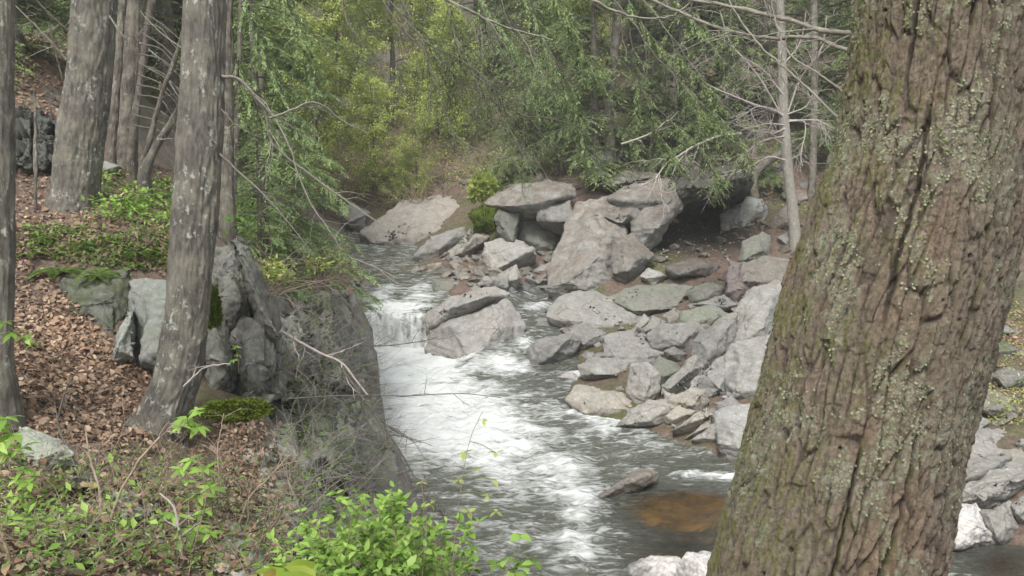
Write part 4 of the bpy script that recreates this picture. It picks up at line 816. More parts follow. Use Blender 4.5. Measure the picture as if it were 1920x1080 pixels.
def make_hemlock(H, Rr, nb, seed, low=.08, m='hemlock', leafL=.12, leafW=.036, dens=1.):
    rs = random.Random(seed); root = empty('hemlock_tree', (0, 0, 0), '', 'tree'); tm = MB()
    lean = np.array([rs.uniform(-.04, .04), rs.uniform(-.04, .04)]); tr_ = [np.array([lean[0]*z, lean[1]*z, z]) for z in np.linspace(-.4, H, 14)]
    tube(tm, tr_, np.linspace(.02*H**.8+.05, .02, 14), 10); br = MB(); cr = MB()
    for k in range(nb):
        h = H*(low+(1-low)*(k+rs.random())/nb)**1.0; az = rs.uniform(0, 6.283); l = Rr*(1-(h/H))**.75*rs.uniform(.6, 1.15)+.3
        p = np.array([lean[0]*h, lean[1]*h, h]); d = np.array([math.cos(az), math.sin(az), rs.uniform(-.05, .35)]); line = [p]
        for s_ in range(8): d = d+np.array([rs.gauss(0, .06), rs.gauss(0, .06), -.10]); d /= np.linalg.norm(d); line.append(line[-1]+d*l/8)
        line = np.array(line); tube(br, line, np.linspace(.012+.008*l, .004, 9), 4); spray(cr, line, rs, l*.42, dens, leafL, leafW)
    tm.build('trunk', M['bark_dark'], root, smooth=True); br.build('branches', M['twig_dark'], root); cr.build('crown', M[m], root); return root
def make_leafy(H, Rr, nb, seed, nl, m='spring', leafL=.11, name='young_tree', cat='tree', low=.2, bark='bark'):
    rs = random.Random(seed); root = empty(name, (0, 0, 0), '', cat); tm = MB(); br = MB(); cr = MB(); tips = []
    tr_ = [np.array([rs.gauss(0, .02)*z, rs.gauss(0, .02)*z, z]) for z in np.linspace(-.3, H, 12)]; tube(tm, tr_, np.linspace(.012*H+.02, .012, 12), 8)
    tr_ = np.array(tr_)
    for k in range(nb):
        f = low+(1-low)*(k+rs.random())/nb; i = min(int(f*11), 10); p = tr_[i]+(tr_[i+1]-tr_[i])*rs.random(); az = rs.uniform(0, 6.283); l = Rr*(1.1-.7*f)*rs.uniform(.6, 1.1)
        d = np.array([math.cos(az), math.sin(az), rs.uniform(.1, .7)]); line = [p]
        for s_ in range(7): d = d+np.array([rs.gauss(0, .13), rs.gauss(0, .13), rs.gauss(-.02, .1)]); d /= np.linalg.norm(d); line.append(line[-1]+d*l/7)
        line = np.array(line); tube(br, line, np.linspace(.006*H**.5+.006, .004, 8), 4); twigs_on(br, line, 7, l*.45, .005, rs, .1, 1, tips, 4)
    P_ = []
    for q in tips:
        for j in range(max(1, nl//len(tips))): P_.append(q[rs.randint(1, len(q)-1)]+np.array([rs.gauss(0, .10) for _ in range(3)]))
    P_ = np.array(P_); n_ = len(P_); r_ = np.random.RandomState(seed); leaves(cr, P_, rdir(n_, r_)-[0, 0, .3], rdir(n_, r_)*.6+[0, 0, 1], leafL*r_.uniform(.6, 1.3, n_), leafL*.6*r_.uniform(.6, 1.3, n_))
    tm.build('trunk', M[bark], root, smooth=True); br.build('branches', M['twig_grey'], root); cr.build('crown', M[m], root); return root
# prototypes are used as the first tree of their kind
HEM = [make_hemlock(13, 3.6, 95, 1), make_hemlock(10, 3.3, 85, 2, .05), make_hemlock(7, 2.6, 70, 3, .04), make_hemlock(15, 4., 105, 4, .12, 'hemlock_dark')]
HSO = [make_hemlock(11, 3.0, 80, 5, .05, 'hemlock_soft', .10, .03, 1.3), make_hemlock(6.5, 2.3, 60, 6, .05, 'hemlock_soft', .09, .028, 1.3)]
LEA = [make_leafy(9, 3.2, 34, 1, 12000, leafL=.14, low=.08), make_leafy(6, 2.6, 26, 2, 8000, leafL=.13, low=.05), make_leafy(12, 3.8, 38, 3, 15000, leafL=.15, low=.1)]
used = {}
def plant(proto, px, D, label, group, rz=0, sc=1., py=None, sink=.1):
    p0 = P(px, 300, D); x_, y_ = p0[0], p0[1]; z_ = gz(x_, y_)-sink
    if id(proto) not in used:
        used[id(proto)] = 1; proto.location = (x_, y_, z_); proto.rotation_euler = (0, 0, rz); proto.scale = (sc,)*3; o = proto
    else: o = copy_tree(proto, (x_, y_, z_), rz, sc)
    tag(o, label, None, group); return o
hg = 'hemlocks of the far slope'
for i, (k, px, D, sc, lab) in enumerate([
    (0,1010,36,1.0,'hemlock with drooping boughs above the brown topped rock'), (1,1120,31.2,.95,'hemlock whose lowest tips hang over the tall blocks'), (3,1270,33,1.,'dark hemlock shading the hollow between the boulders'),
    (2,1360,29.6,.9,'small hemlock at the top rim of the dark hollow'), (0,1430,34,1.,'hemlock standing behind the bare sapling'), (1,1600,31,1.1,'hemlock behind the left edge of the pine trunk'),
    (3,1180,42,1.1,'taller dark hemlock behind the drooping ones'), (0,1330,44,1.15,'tall hemlock high on the slope above the hollow'), (1,1530,42,1.2,'hemlock high on the slope right of the bare sapling'),
    (3,1900,33,1.1,'dark hemlock seen right of the pine trunk'), (2,1960,25,1.2,'small hemlock on the right bank beyond the pine trunk'), (0,900,45,1.1,'hemlock in the middle of the far slope'), (1,1750,38,1.2,'hemlock hidden behind the pine trunk'),
    (2,980,31.8,.7,'low young hemlock behind the brown topped rock'), (2,1220,31,.6,'low young hemlock beside the needle covered ledge'), (1,1050,50,1.3,'far hemlock near the top centre of the photo')]):
    plant(HEM[k], px, D, lab, hg, i*1.7, sc)
lg = 'hemlocks of the left gorge rim'
for i, (k, px, D, sc, lab) in enumerate([(4,490,15.5,.68,'soft green hemlock right of the main trunk'), (4,500,20,.75,'hemlock on the gorge rim behind the soft green one'), (5,470,12.8,.55,'young hemlock low beside the lichened outcrop'),
    (3,330,22,1.,'dark hemlock glimpsed between the left trunks'), (0,440,27,1.1,'hemlock far back on the left rim'), (1,90,24,1.1,'dark hemlock behind the shaded rock wall'), (2,60,16.5,.8,'small dark hemlock on top of the shaded rock wall'), (3,170,30,.9,'dark hemlock deep in the shade of the left trunks'), (5,540,18,.6,'small hemlock at the lip of the gorge rim')]):
    plant((HEM+HSO)[k], px, D, lab, lg, i*2.1+1, sc)
sg = 'light green spring trees on the far slope'
for i, (k, px, D, sc, lab) in enumerate([(0,640,40,1.1,'yellow green spring tree left of centre'), (2,740,43,1.0,'tall spring tree with fresh yellow green leaves near the centre'), (1,820,40,1.0,'small spring tree with thin yellow leaves'), (0,560,45,1.2,'spring tree behind the left hemlocks'),
    (2,680,54,1.3,'far spring tree at the top left of centre'), (2,860,56,1.3,'far spring tree at the top centre'), (0,960,58,1.4,'far leafy tree behind the central hemlocks'), (1,700,36,.8,'low leafy sapling above the pale slab'), (2,480,50,1.3,'spring tree seen past the shaded trunk'),
    (2,300,38,1.1,'bright leafy tree glimpsed between the left trunks'), (0,230,34,1.,'leafy tree behind the thin dark trunk'), (1,780,34,.6,'knee high leafy sapling near the pale slab'), (0,1240,60,1.5,'far leafy tree above the dark hemlocks'), (2,1480,62,1.4,'far leafy tree behind the bare sapling'), (2,1900,50,1.3,'leafy tree far right beyond the pine trunk'),
    (1,600,33,1.1,'low spreading spring tree behind the brown pool'), (0,500,34,1.1,'light green tree behind the soft green hemlock'), (1,850,38,1.0,'low spring tree right of the yellow green ones'), (2,620,47,1.2,'tall pale green tree above the brown pool'), (2,780,50,1.2,'tall pale green tree near the centre top'), (0,420,40,1.2,'spring tree between the shaded trunk and the hemlock'), (1,1080,40,1.2,'spring tree glimpsed between two hemlocks'), (0,1000,47,1.1,'light green tree right of the top centre')]):
    plant(LEA[k], px, D, lab, sg, i*1.3, sc)
# a far wood that closes the view: reads as one mass
mb = MB(); rs_ = np.random.RandomState(9); cc = []
for k in range(260):
    a_ = rs_.uniform(-46, 46); d_ = rs_.uniform(55, 100); cc.append((d_*math.sin(R(a_)), d_*math.cos(R(a_))))
for (x_, y_) in cc:
    z_ = float(terr([x_], [y_])[0]); n_ = 900; u_ = rs_.normal(size=(n_, 3)); h_ = rs_.rand(n_); pos = np.stack([x_+u_[:, 0]*(1.15-h_)*2.4, y_+u_[:, 1]*(1.15-h_)*2.4, z_+.5+h_*12], 1)
    leaves(mb, pos, rdir(n_, rs_)-[0, 0, .4], rdir(n_, rs_)+[0, 0, 1], rs_.uniform(.25, .5, n_), rs_.uniform(.12, .25, n_))
tag(mb.build('far_wood', M['hemlock'], None), 'distant green woodland closing the top of the slope', 'woodland', None, 'stuff')
#@@UNDER
# ------------------------------------------------------------------ ground cover
def stuff(o, label, cat): return tag(o, label, cat, None, 'stuff')
rs_ = np.random.RandomState(21)
def litter(poly, n, seed, s0, s1, mb):
    P_, N_ = scatter(poly, n, seed, minz=.4)
    if not len(P_): return
    e = (N_[:, 2] > .45) & ((np.abs(P_[:, 2]-terr(P_[:, 0], P_[:, 1])) < .10) | (seed == 14)); P_ = P_[e]; N_ = N_[e]
    k = len(P_); nn = N_+rs_.normal(size=(k, 3))*.45; d = np.cross(nn, rdir(k, rs_)); L = s0*.7+(s1-s0)*1.5*rs_.rand(k)**2; leaves(mb, P_+N_*rs_.uniform(.0, .03, k)[:, None], d, nn, L, L*rs_.uniform(.45, .8, k), near=True)
mb = MB()
litter([(-120,430),(40,470),(130,560),(240,680),(290,700),(280,830),(130,830),(-120,900)], 13000, 1, .025, .062, mb)
litter([(-900,380),(-120,400),(-120,1000),(-900,1000)], 5000, 15, .03, .07, mb); litter([(-500,-50),(20,40),(20,330),(-500,380)], 2500, 16, .05, .1, mb)
litter([(20,320),(330,310),(340,520),(20,480)], 3800, 2, .03, .07, mb)
litter([(20,60),(140,60),(130,230),(20,200)], 900, 3, .06, .12, mb)
litter([(-50,880),(560,760),(560,1090),(-50,1090)], 4500, 4, .02, .055, mb)
litter([(480,470),(670,500),(660,560),(500,560)], 900, 5, .05, .1, mb)
litter([(400,760),(500,800),(480,960),(420,960)], 1500, 14, .02, .045, mb)
stuff(mb.build('leaf_litter', M['litter']), 'brown dead leaves covering the left bank', 'leaf litter')
mb = MB(); litter([(560,250),(1560,250),(1560,420),(1300,340),(900,340),(640,360)], 6000, 6, .06, .12, mb); litter([(1230,430),(1420,430),(1400,520),(1230,520)], 500, 7, .05, .1, mb); litter([(1800,560),(1960,560),(1960,740),(1800,740)], 900, 8, .06, .12, mb)
stuff(mb.build('leaf_litter', M['litter']), 'reddish brown leaf litter on the far slope under the hemlocks', 'leaf litter')
# brush: tangles of bare twigs
def brush(poly, n, seed, L, r, name_mat, label, tw=6, up=1., minz=-9, sides=3, spread=.7):
    P_, N_ = scatter(poly, n, seed, minz); R_ = random.Random(seed); mb = MB()
    for p in P_:
        for k in range(tw):
            d = np.array([R_.gauss(0, spread), R_.gauss(0, spread), up*R_.uniform(.2, 1)]); d /= np.linalg.norm(d); l = L*R_.uniform(.4, 1.2); q = [p-d*.03]
            for s in range(5): d = d+np.array([R_.gauss(0, .22), R_.gauss(0, .22), R_.gauss(-.06, .2)]); d /= np.linalg.norm(d); q.append(q[-1]+d*l/5)
            tube(mb, q, np.linspace(r, r*.4, 6), sides)
    return stuff(mb.build('underbrush', M[name_mat]), label, 'underbrush')
brush([(580,230),(900,220),(930,350),(860,370),(740,390),(640,390),(590,360)], 420, 31, 1.1, .010, 'twig_tan', 'tangle of pinkish bare twigs above the pale slab', 7, .9)
brush([(900,200),(1560,180),(1540,330),(1300,340),(950,350)], 260, 32, 1.2, .009, 'twig_grey', 'grey bare undergrowth below the hemlocks', 6)
brush([(500,450),(700,470),(830,500),(670,540),(500,560)], 130, 33, .8, .005, 'twig_tan', 'bare twigs on the gorge rim left of the upper rapids', 6, .6)
brush([(540,560),(690,560),(740,880),(700,1000),(560,1000),(500,760)], 190, 34, .7, .004, 'twig_grey', 'grey twigs bristling from the gorge cliff', 6, .5, .3)
brush([(0,850),(240,860),(560,860),(560,1080),(0,1080)], 110, 35, .4, .002, 'twig_tan', 'thin tan stems over the near left bank', 4, 1.2)
brush([(840,480),(920,480),(930,530),(760,520)], 60, 36, .6, .006, 'twig_brown', 'drift twigs caught below the tilted slab', 6, .2)
brush([(1200,400),(1500,380),(1540,470),(1420,440),(1250,430)], 40, 37, .8, .007, 'twig_brown', 'dark twigs around the hollow', 5, .8)
brush([(-100,430),(40,470),(130,560),(240,680),(290,700),(280,830),(130,830),(-100,900)], 90, 38, .28, .0022, 'twig_brown', 'small fallen sticks on the leaf covered slope', 2, .12, spread=1)
brush([(1560,150),(2300,150),(2300,560),(1880,560),(1560,450)], 160, 39, .9, .008, 'twig_grey', 'grey bare undergrowth beyond the pine trunk', 6)
# low leafy growth
def ground_leaves(poly, n, seed, hgt, L, m, label, name='ground_cover', per=8, minz=-9, up=.6, narrow=.5):
    P_, N_ = scatter(poly, n, seed, minz); r_ = np.random.RandomState(seed); k = len(P_)*per; b_ = np.repeat(P_, per, 0)+r_.normal(size=(k, 3))*[hgt*.8, hgt*.8, 0]+np.stack([0*r_.rand(k), 0*r_.rand(k), r_.rand(k)*hgt], 1)
    mb = MB(); d = rdir(k, r_)*[1, 1, .5]+[0, 0, up*.3]; l = L*r_.uniform(.6, 1.3, k); leaves(mb, b_, d, rdir(k, r_)*.5+[0, 0, 1], l, l*narrow); return stuff(mb.build(name, M[m]), label, 'ground cover')
ground_leaves([(500,450),(700,470),(690,520),(640,510),(560,520),(500,540)], 700, 41, .12, .08, 'spring', 'yellow green low growth on the gorge rim')
ground_leaves([(430,380),(560,400),(620,470),(500,470),(430,450)], 500, 42, .2, .09, 'fern', 'green undergrowth below the soft green hemlock')
ground_leaves([(560,540),(690,560),(730,850),(690,980),(560,960),(520,760)], 260, 43, .12, .05, 'fern', 'sparse green growth clinging to the gorge cliff')
ground_leaves([(580,220),(1000,200),(940,340),(760,380),(620,360)], 550, 44, .3, .13, 'spring', 'sparse light green shoots on the far slope')
ground_leaves([(1000,180),(1560,180),(1540,330),(1100,340)], 450, 45, .3, .13, 'hemlock', 'dull green undergrowth on the far slope')
ground_leaves([(-20,870),(240,880),(420,900),(560,960),(560,1090),(-20,1090)], 380, 46, .10, .026, 'hemlock_soft', 'fine dull green growth over the bottom left bank', per=10, narrow=.3)
ground_leaves([(-20,860),(240,870),(420,890),(560,950),(560,1090),(-20,1090)], 170, 52, .12, .04, 'fern', 'green weedy leaves among the fine growth at bottom left', per=6)
ground_leaves([(-20,900),(200,900),(330,1000),(330,1090),(-20,1090)], 35, 53, .12, .055, 'bright', 'few bright leaves in the bottom left growth', per=5)
ground_leaves([(180,330),(330,340),(330,430),(180,420)], 160, 47, .12, .07, 'bright', 'fresh green seedlings between the left trunks')
ground_leaves([(1540,150),(2300,150),(2300,560),(1540,450)], 300, 54, .3, .12, 'fern', 'green undergrowth beyond the pine trunk')
ground_leaves([(1820,560),(1960,560),(1960,800),(1850,800)], 260, 48, .1, .06, 'spring', 'yellowish low growth on the right bank')
ground_leaves([(40,430),(330,430),(330,500),(240,520),(60,480)], 300, 49, .08, .05, 'fern', 'green growth along the fern ledge')
# moss cushions: bumpy pads of tiny leaves
def moss_pad(px, py, w, h, label, D=None, n=2600, L=.012, col='moss'):
    p, nn = cast(px, py); D = (p-C0)@FWD if D is None else D; p = P(px, py, D); sx = w/2*D/FPX; sz = h/2*D/FPX; r_ = np.random.RandomState(int(px)); u = rdir(n, r_); lump = 1+.5*noise(u*1.9+px)+.2*noise(u*6+px)
    q = np.stack([u[:, 0]*sx, u[:, 1]*min(sx, sz)*.8, u[:, 2]*sz], 1)*lump[:, None]; o = empty('moss_cushion', p, label, 'moss'); mb = MB(); l = L*r_.uniform(.6, 1.5, n); leaves(mb, q*.93, u+rdir(n, r_)*.6, rdir(n, r_), l, l*.5); mb.build('fronds', M[col], o)
    th_, ph_ = np.meshgrid(np.linspace(0, 2*math.pi, 24, endpoint=False), np.linspace(0, math.pi, 14)); s_ = np.stack([np.cos(th_)*np.sin(ph_), np.sin(th_)*np.sin(ph_), np.cos(ph_)], -1).reshape(-1, 3); lump = 1+.5*noise(s_*1.9+px)+.2*noise(s_*6+px)
    mb = MB(); mb.add(np.stack([s_[:, 0]*sx, s_[:, 1]*min(sx, sz)*.8, s_[:, 2]*sz], 1)*.95*lump[:, None], None, grid_faces(14, 24, True)); mb.build('pad', M[col], o, smooth=True)
moss_pad(912, 412, 56, 52, 'vivid green moss clump in the cleft left of the flat faced block', D=27.4, L=.06, n=1800)
moss_pad(906, 352, 40, 36, 'yellow green mossy tuft above the vivid moss clump', D=29.5, L=.2, n=700, col='spring')
moss_pad(440, 770, 120, 34, 'olive moss cushion capping the ribbed ledge beside the main trunk', D=6.3, L=.018, n=9000)
moss_pad(400, 575, 26, 80, 'brown green moss strip on the outcrop beside the trunk', D=7.75, L=.015, n=3000)
moss_pad(1890, 800, 70, 18, 'bright moss strip on the right bank', D=16.5, L=.05, n=1600)
# ferns
def fern(px, py, size, nf, label, seed):
    p, nn = cast(px, py); rs = random.Random(seed); o = empty('fern', p, label, 'fern', 'ferns on the left ledge')
    for k in range(nf):
        az = k*6.283/nf+rs.uniform(-.3, .3); L = size*rs.uniform(.7, 1.1); d = np.array([math.cos(az), math.sin(az), 1.0]); d /= np.linalg.norm(d); q = [np.zeros(3)]
        for s in range(12): d = d+np.array([0, 0, -.14]); d /= np.linalg.norm(d); q.append(q[-1]+d*L/12)
        q = np.array(q); mb = MB(); tube(mb, q, np.linspace(.002, .0008, 13), 3); B = []; Dn = []; Ls = []
        for s in range(1, 40):
            f = s/40; i = int(f*12); pt = q[i]+(q[min(i+1, 12)]-q[i])*(f*12-i); t = q[min(i+1, 12)]-q[max(i-1, 0)]; t /= np.linalg.norm(t); sd_ = np.cross(t, [0, 0, 1.]); sd_ /= np.linalg.norm(sd_)+1e-6
            for e in (-1, 1): B.append(pt); Dn.append(sd_*e+t*.35); Ls.append(L*.26*math.sin(math.pi*min(1, f*.85+.15))**.8)
        Ls = np.array(Ls); leaves(mb, np.array(B), np.array(Dn), np.tile([0, 0, 1.], (len(B), 1)), Ls, np.full(len(B), L*.035)); mb.build('frond', M['fern'], o)
for i, (px, py, s, n_, lab) in enumerate([(108,515,.34,9,'largest fern at the left end of the ledge'), (182,520,.30,8,'fern at the middle of the ledge above the mossy face'), (255,478,.26,8,'fern close to the left side of the main trunk'), (150,460,.22,7,'small fern behind the ledge ferns'),
        (250,385,.34,8,'fern among the seedlings behind the ledge'), (285,370,.34,8,'fern touching the left side of the main trunk'), (60,480,.2,6,'small fern near the left edge trunk')]): fern(px, py, s, n_, lab, i)
# whorled bright leaved shoots
def shoot(label, stem, D, whorls, L=.1, W=.035, m='bright', name='leafy_shoot', cat='plant', r=.003, nl=7, group=None, stemm='twig_brown'):
    base = P(*stem[0], D[0] if isinstance(D, tuple) else D); o = empty(name, base, label, cat, group); mb = MB(); ln = pxline(stem, D, len(stem)*6, .003, len(label)); tube(mb, ln, np.linspace(r, r*.5, len(ln)), 6); mb.build('stem', M[stemm], o, origin=base, smooth=True)
    rs = np.random.RandomState(len(label)); mb = MB(); D1 = D[1] if isinstance(D, tuple) else D
    for (wx, wy, sc) in whorls:
        c = P(wx, wy, D1+rs.uniform(-.05, .05)); j = np.argmin(np.linalg.norm(ln-c, axis=1)); tube(mb, np.array([ln[j], (ln[j]+c)/2+[0, 0, .01], c]), .0012, 4); k = nl; az = np.arange(k)*6.283/k+rs.rand()*6; d = np.stack([np.cos(az), np.sin(az), rs.uniform(-.45, .35, k)], 1)
        l = L*sc*rs.uniform(.75, 1.15, k); leaves(mb, np.tile(c, (k, 1)), d, np.tile([0, 0, 1.], (k, 1))+rs.normal(size=(k, 3))*.25, l, W*sc*rs.uniform(.8, 1.2, k), near=True)
    mb.build('leaves', M[m], o, origin=base)
shoot('bright whorled shoot in front of the base of the main trunk', [(300,900),(330,845),(352,790)], (4.7, 4.6), [(352,785,1.1),(372,800,.9),(340,800,.8),(368,770,.6)])
shoot('tall bright leafy shoot rising before the ribbed ledge', [(350,1120),(360,1040),(385,940),(378,880),(365,850)], (3.9, 4.2), [(360,862,.9),(385,880,.9),(340,880,.7),(395,915,.7),(372,930,.9),(330,968,1.),(360,992,1.2),(395,1000,.8),(385,958,.7),(350,905,.7)], nl=6)
shoot('bright leaves at the left edge above the flat slab', [(-30,920),(0,870),(25,820)], (4.2, 4.3), [(10,785,.9),(30,815,1.),(-5,830,1.),(40,840,.9),(0,800,.8),(15,850,.8)])
shoot('small bright sprig in front of the left edge trunk', [(-25,720),(0,660),(30,625)], (4.8, 4.8), [(5,605,.7),(22,625,.9),(45,635,.7),(60,645,.6)])
shoot('bright leaves in the bottom left corner', [(-20,1140),(10,1060),(40,1000)], (3.6, 3.8), [(15,975,.9),(50,985,.9),(10,1010,1.),(75,1000,.8),(40,1030,.9),(0,1040,.8)])
shoot('pale green sprig under the flat slab', [(20,980),(40,930),(45,885)], (4.3, 4.4), [(45,880,.7),(55,905,.8),(35,930,.7),(30,900,.6)])
shoot('tiny green sprig in the cleft of the jagged outcrop', [(448,700),(446,670),(442,650)], (7.4, 7.4), [(442,650,.6),(446,665,.5),(438,675,.5)])
# shrub in the bottom centre
def shrub():
    rs = random.Random(3); base = P(700, 1320, 3.5); o = empty('green_shrub', base, 'light green leafy shrub along the bottom edge left of centre', 'shrub'); st = MB(); lf = MB(); B = []; Dn = []
    for k in range(74):
        tx = rs.choice([rs.uniform(520, 900), rs.gauss(720, 90), rs.gauss(620, 50)]); top = 1022+max(0, (640-tx))*.35+max(0, tx-780)*.25; ty = top+rs.uniform(-75, 90)-25*math.exp(-((tx-740)/60)**2)
        D1 = rs.uniform(3.1, 4.0); b_ = P(700+(tx-700)*.35+rs.gauss(0, 30), 1300, 3.5); e = P(tx, ty, D1); mid = (b_+e)/2+np.array([rs.gauss(0, .05), rs.gauss(0, .05), rs.uniform(0, .08)]); ln = spline([b_, mid, e], 14); tube(st, ln, np.linspace(.0035, .0012, 14), 5)
        side = []; twigs_on(st, ln[5:], 4, .14, .001, rs, -.1, 1, side, 4)
        for q in [ln[6:]]+side:
            for i in range(1, len(q)):
                for j in range(2 if q is side else 3):
                    B.append(q[i]); t = q[i]-q[i-1]; t /= np.linalg.norm(t)+1e-9; v = np.array([rs.gauss(0, 1), rs.gauss(0, 1), rs.gauss(0, .45)]); v /= np.linalg.norm(v); Dn.append(v+t*.6)
    B = np.array(B); Dn = np.array(Dn); n_ = len(B); r_ = np.random.RandomState(4); L = r_.uniform(.022, .052, n_); leaves(lf, B, Dn, rdir(n_, r_)*.5+[0, 0, 1], L, L*r_.uniform(.42, .6, n_), near=True)
    st.build('stems', M['twig_tan'], o, origin=base); lf.build('leaves', M['bright'], o, origin=base)
shrub()
shoot('slender sprig with pale leaves standing before the white water', [(840,1200),(850,1040),(862,930),(880,830),(905,770)], (3.2, 3.4), [(905,790,.6),(870,850,.8),(930,850,.7),(890,880,.6),(925,900,.8),(860,900,.6),(915,930,.7),(880,960,.7),(930,960,.6)], L=.055, W=.028, nl=3, m='spring', r=.002)
shoot('small leafy sprig right of the shrub at the bottom edge', [(920,1200),(935,1110),(955,1060),(975,1010)], (3.0, 3.1), [(975,1005,.9),(950,1050,1.),(985,1060,.9),(930,1060,.8),(965,1075,.9),(1000,1055,.7)], L=.06, W=.038, nl=3, r=.002)
shoot('thin upright sprig at the middle of the shrub', [(640,1250),(655,1100),(668,990),(680,930)], (3.3, 3.4), [(680,930,.8),(668,960,.9),(690,980,.9),(650,1000,.9)], L=.055, W=.03, nl=4, r=.002)
shoot('slim sprig with few leaves left of the pale one', [(780,1250),(790,1100),(800,990),(790,900),(800,850)], (3.1, 3.3), [(790,905,.5),(808,945,.6),(780,980,.6),(812,1000,.7)], L=.05, W=.024, nl=3, m='spring', r=.0016)
shoot('broad smooth leaves with reddish tinge at the bottom edge', [(560,1300),(560,1180),(555,1110)], (1.7, 1.75), [(490,1100,1.),(535,1085,1.),(590,1095,1.),(640,1110,.8),(560,1105,.9),(690,1115,.7)], L=.11, W=.045, nl=5, r=.005, m='broad')
# bare stems standing on the near bank
def stem(label, pts, D, w, m='twig_tan', nt_=3, tl=.15, name='dead_sapling'):
    base = P(*pts[0], D); o = empty(name, base, label, 'stem'); mb = MB(); ln = pxline(pts, D, len(pts)*6, .006, len(label)); r = w/2*(D if not isinstance(D, tuple) else D[0])/FPX; tube(mb, ln, np.linspace(r, r*.5, len(ln)), 6)
    if nt_: twigs_on(mb, ln, nt_, tl, r*.5, random.Random(len(label)), .1, 2)
    mb.build('stem', M[m], o, origin=base, smooth=True)
stem('long tan stem leaning right in front of the leaf slope', [(196,1090),(201,1021),(215,950),(250,880),(290,830),(322,800)], 4.3, 7, nt_=5)
stem('reddish forked stem left of the long tan one', [(190,960),(187,920),(172,870),(165,840),(160,800)], 4.3, 6, 'twig_tan')
stem('short dark stem at the edge of the leaf slope', [(128,845),(110,800),(112,770),(127,720)], 4.9, 6, 'twig_dark')
stem('pale stem climbing beside the ribbed ledge', [(345,1090),(335,990),(325,950),(300,925)], 4.1, 7, 'twig_pale')
stem('curved pale twig bridging trunk and outcrop', [(345,725),(375,695),(400,685),(432,682)], 6.7, 4, 'twig_pale', 2)
stem('wiry stem in front of the dead leaf pocket', [(412,900),(408,850),(415,800),(420,775)], 5.0, 3.5, 'twig_tan', 5)
stem('leaning grey stem at the left bottom', [(60,1100),(120,1020),(165,960),(205,900)], 4.0, 4, 'twig_grey', 4)
stem('brown bent stem in the bottom left corner', [(30,1120),(22,1060),(8,1020),(-10,1000)], 3.4, 9, 'twig_brown', 2)
stem('forked twig below the ribbed ledge', [(440,1000),(470,930),(500,900),(545,850)], 5.0, 4, 'twig_tan', 6, .25)
stem('fan of roots and twigs beside the shrub', [(400,1090),(450,1050),(500,1000),(530,960)], 4.5, 5, 'twig_brown', 8, .3)
stem('white dead branch reaching over the gorge', [(528,622),(560,640),(600,662),(640,680),(665,710),(690,742)], 8.4, 7, 'twig_pale', 5, .4, 'dead_branch')
stem('long thin dark twig crossing the white water', [(540,748),(640,742),(760,742),(860,738),(940,745)], 8., 3, 'twig_dark', 8, .4, 'dead_branch')
stem('drooping dark twig in front of the waterfall foot', [(660,645),(720,648),(790,640),(820,632)], 9., 2.6, 'twig_dark', 8, .4, 'dead_branch')
stem('dark root like branch slanting down the gorge cliff', [(640,690),(690,760),(740,830),(780,900),(810,960)], 7.5, 5, 'twig_dark', 12, .6, 'dead_branch')
stem('grey fallen branch at the edge of the upper rapids', [(600,450),(640,475),(700,500),(745,522)], 19, 5, 'twig_pale', 4, .6, 'dead_branch')
stem('whitish dead limb hanging over the needle covered ledge', [(1390,250),(1350,255),(1300,275),(1272,293),(1249,307),(1229,333),(1200,350)], 24.8, 5, 'twig_pale', 10, 1.2, 'dead_branch')
stem('pale thin limb above the low needle covered rock', [(1165,270),(1190,262),(1220,250),(1240,235),(1250,225)], 28, 4, 'twig_pale', 5, .8, 'dead_branch')
# hemlock boughs hanging in from above
def bough(label, lines, D, w, ntw, L, seed, needles=True, m='twig_dark', lm='hemlock_dark', dn=1.):
    base = P(*lines[0][0], D[0]); o = empty('hanging_branch', base, label, 'branch'); rs = random.Random(seed); mb = MB(); lf = MB()
    for pl in lines:
        ln = pxline(pl, D, len(pl)*7, .012, seed+len(pl)); r = w/2*D[0]/FPX; tube(mb, ln, np.linspace(r, r*.4, len(ln)), 6); tips = []
        twigs_on(mb, ln, ntw, L, r*.4, rs, .9, 2, tips, 6, np.array([.25, 0, -.5]))
        mb.build('twig', M[m], o, origin=base); mb = MB()
        if needles:
            for q in tips:
                k = int(len(q)*9*dn); idx = [rs.randint(0, len(q)-2) for _ in range(k)]; b_ = np.array([q[i]+(q[i+1]-q[i])*rs.random() for i in idx]); t = np.array([q[i+1]-q[i] for i in idx]); t /= np.linalg.norm(t, axis=1)[:, None]
                r_ = np.random.RandomState(rs.randint(0, 9999)); leaves(lf, b_, t*.5+rdir(k, r_), rdir(k, r_), r_.uniform(.012, .03, k), .004)
    if needles: lf.build('needles', M[lm], o, origin=base)
bough('dark drooping hemlock branch hanging from the top centre', [[(690,-40),(760,60),(830,120),(900,175),(980,215),(1050,222)], [(735,-40),(790,80),(815,150),(835,205)], [(700,-40),(790,70),(860,110),(940,165)], [(830,-40),(850,60),(880,130),(960,190)]], (5.2, 5.0), 4, 16, .42, 1, dn=.35, lm='hemlock')
bough('second dark drooping branch right of the first', [[(880,-40),(920,50),(950,110),(985,150)], [(930,-40),(960,60),(1010,110)], [(640,-30),(650,40),(700,100)]], (5.6, 5.4), 3, 10, .35, 2, dn=.35, lm='hemlock')
bough('pale bare branch sweeping in at the top centre', [[(800,-20),(870,15),(940,48),(1035,75)]], (4.6, 4.8), 7, 10, .4, 3, False, 'twig_grey')
bough('bare arching branch at the top right of centre', [[(1060,-30),(1110,0),(1165,25),(1220,35),(1262,28),(1295,5)]], (3.6, 3.7), 6, 8, .3, 4, False, 'twig_grey')
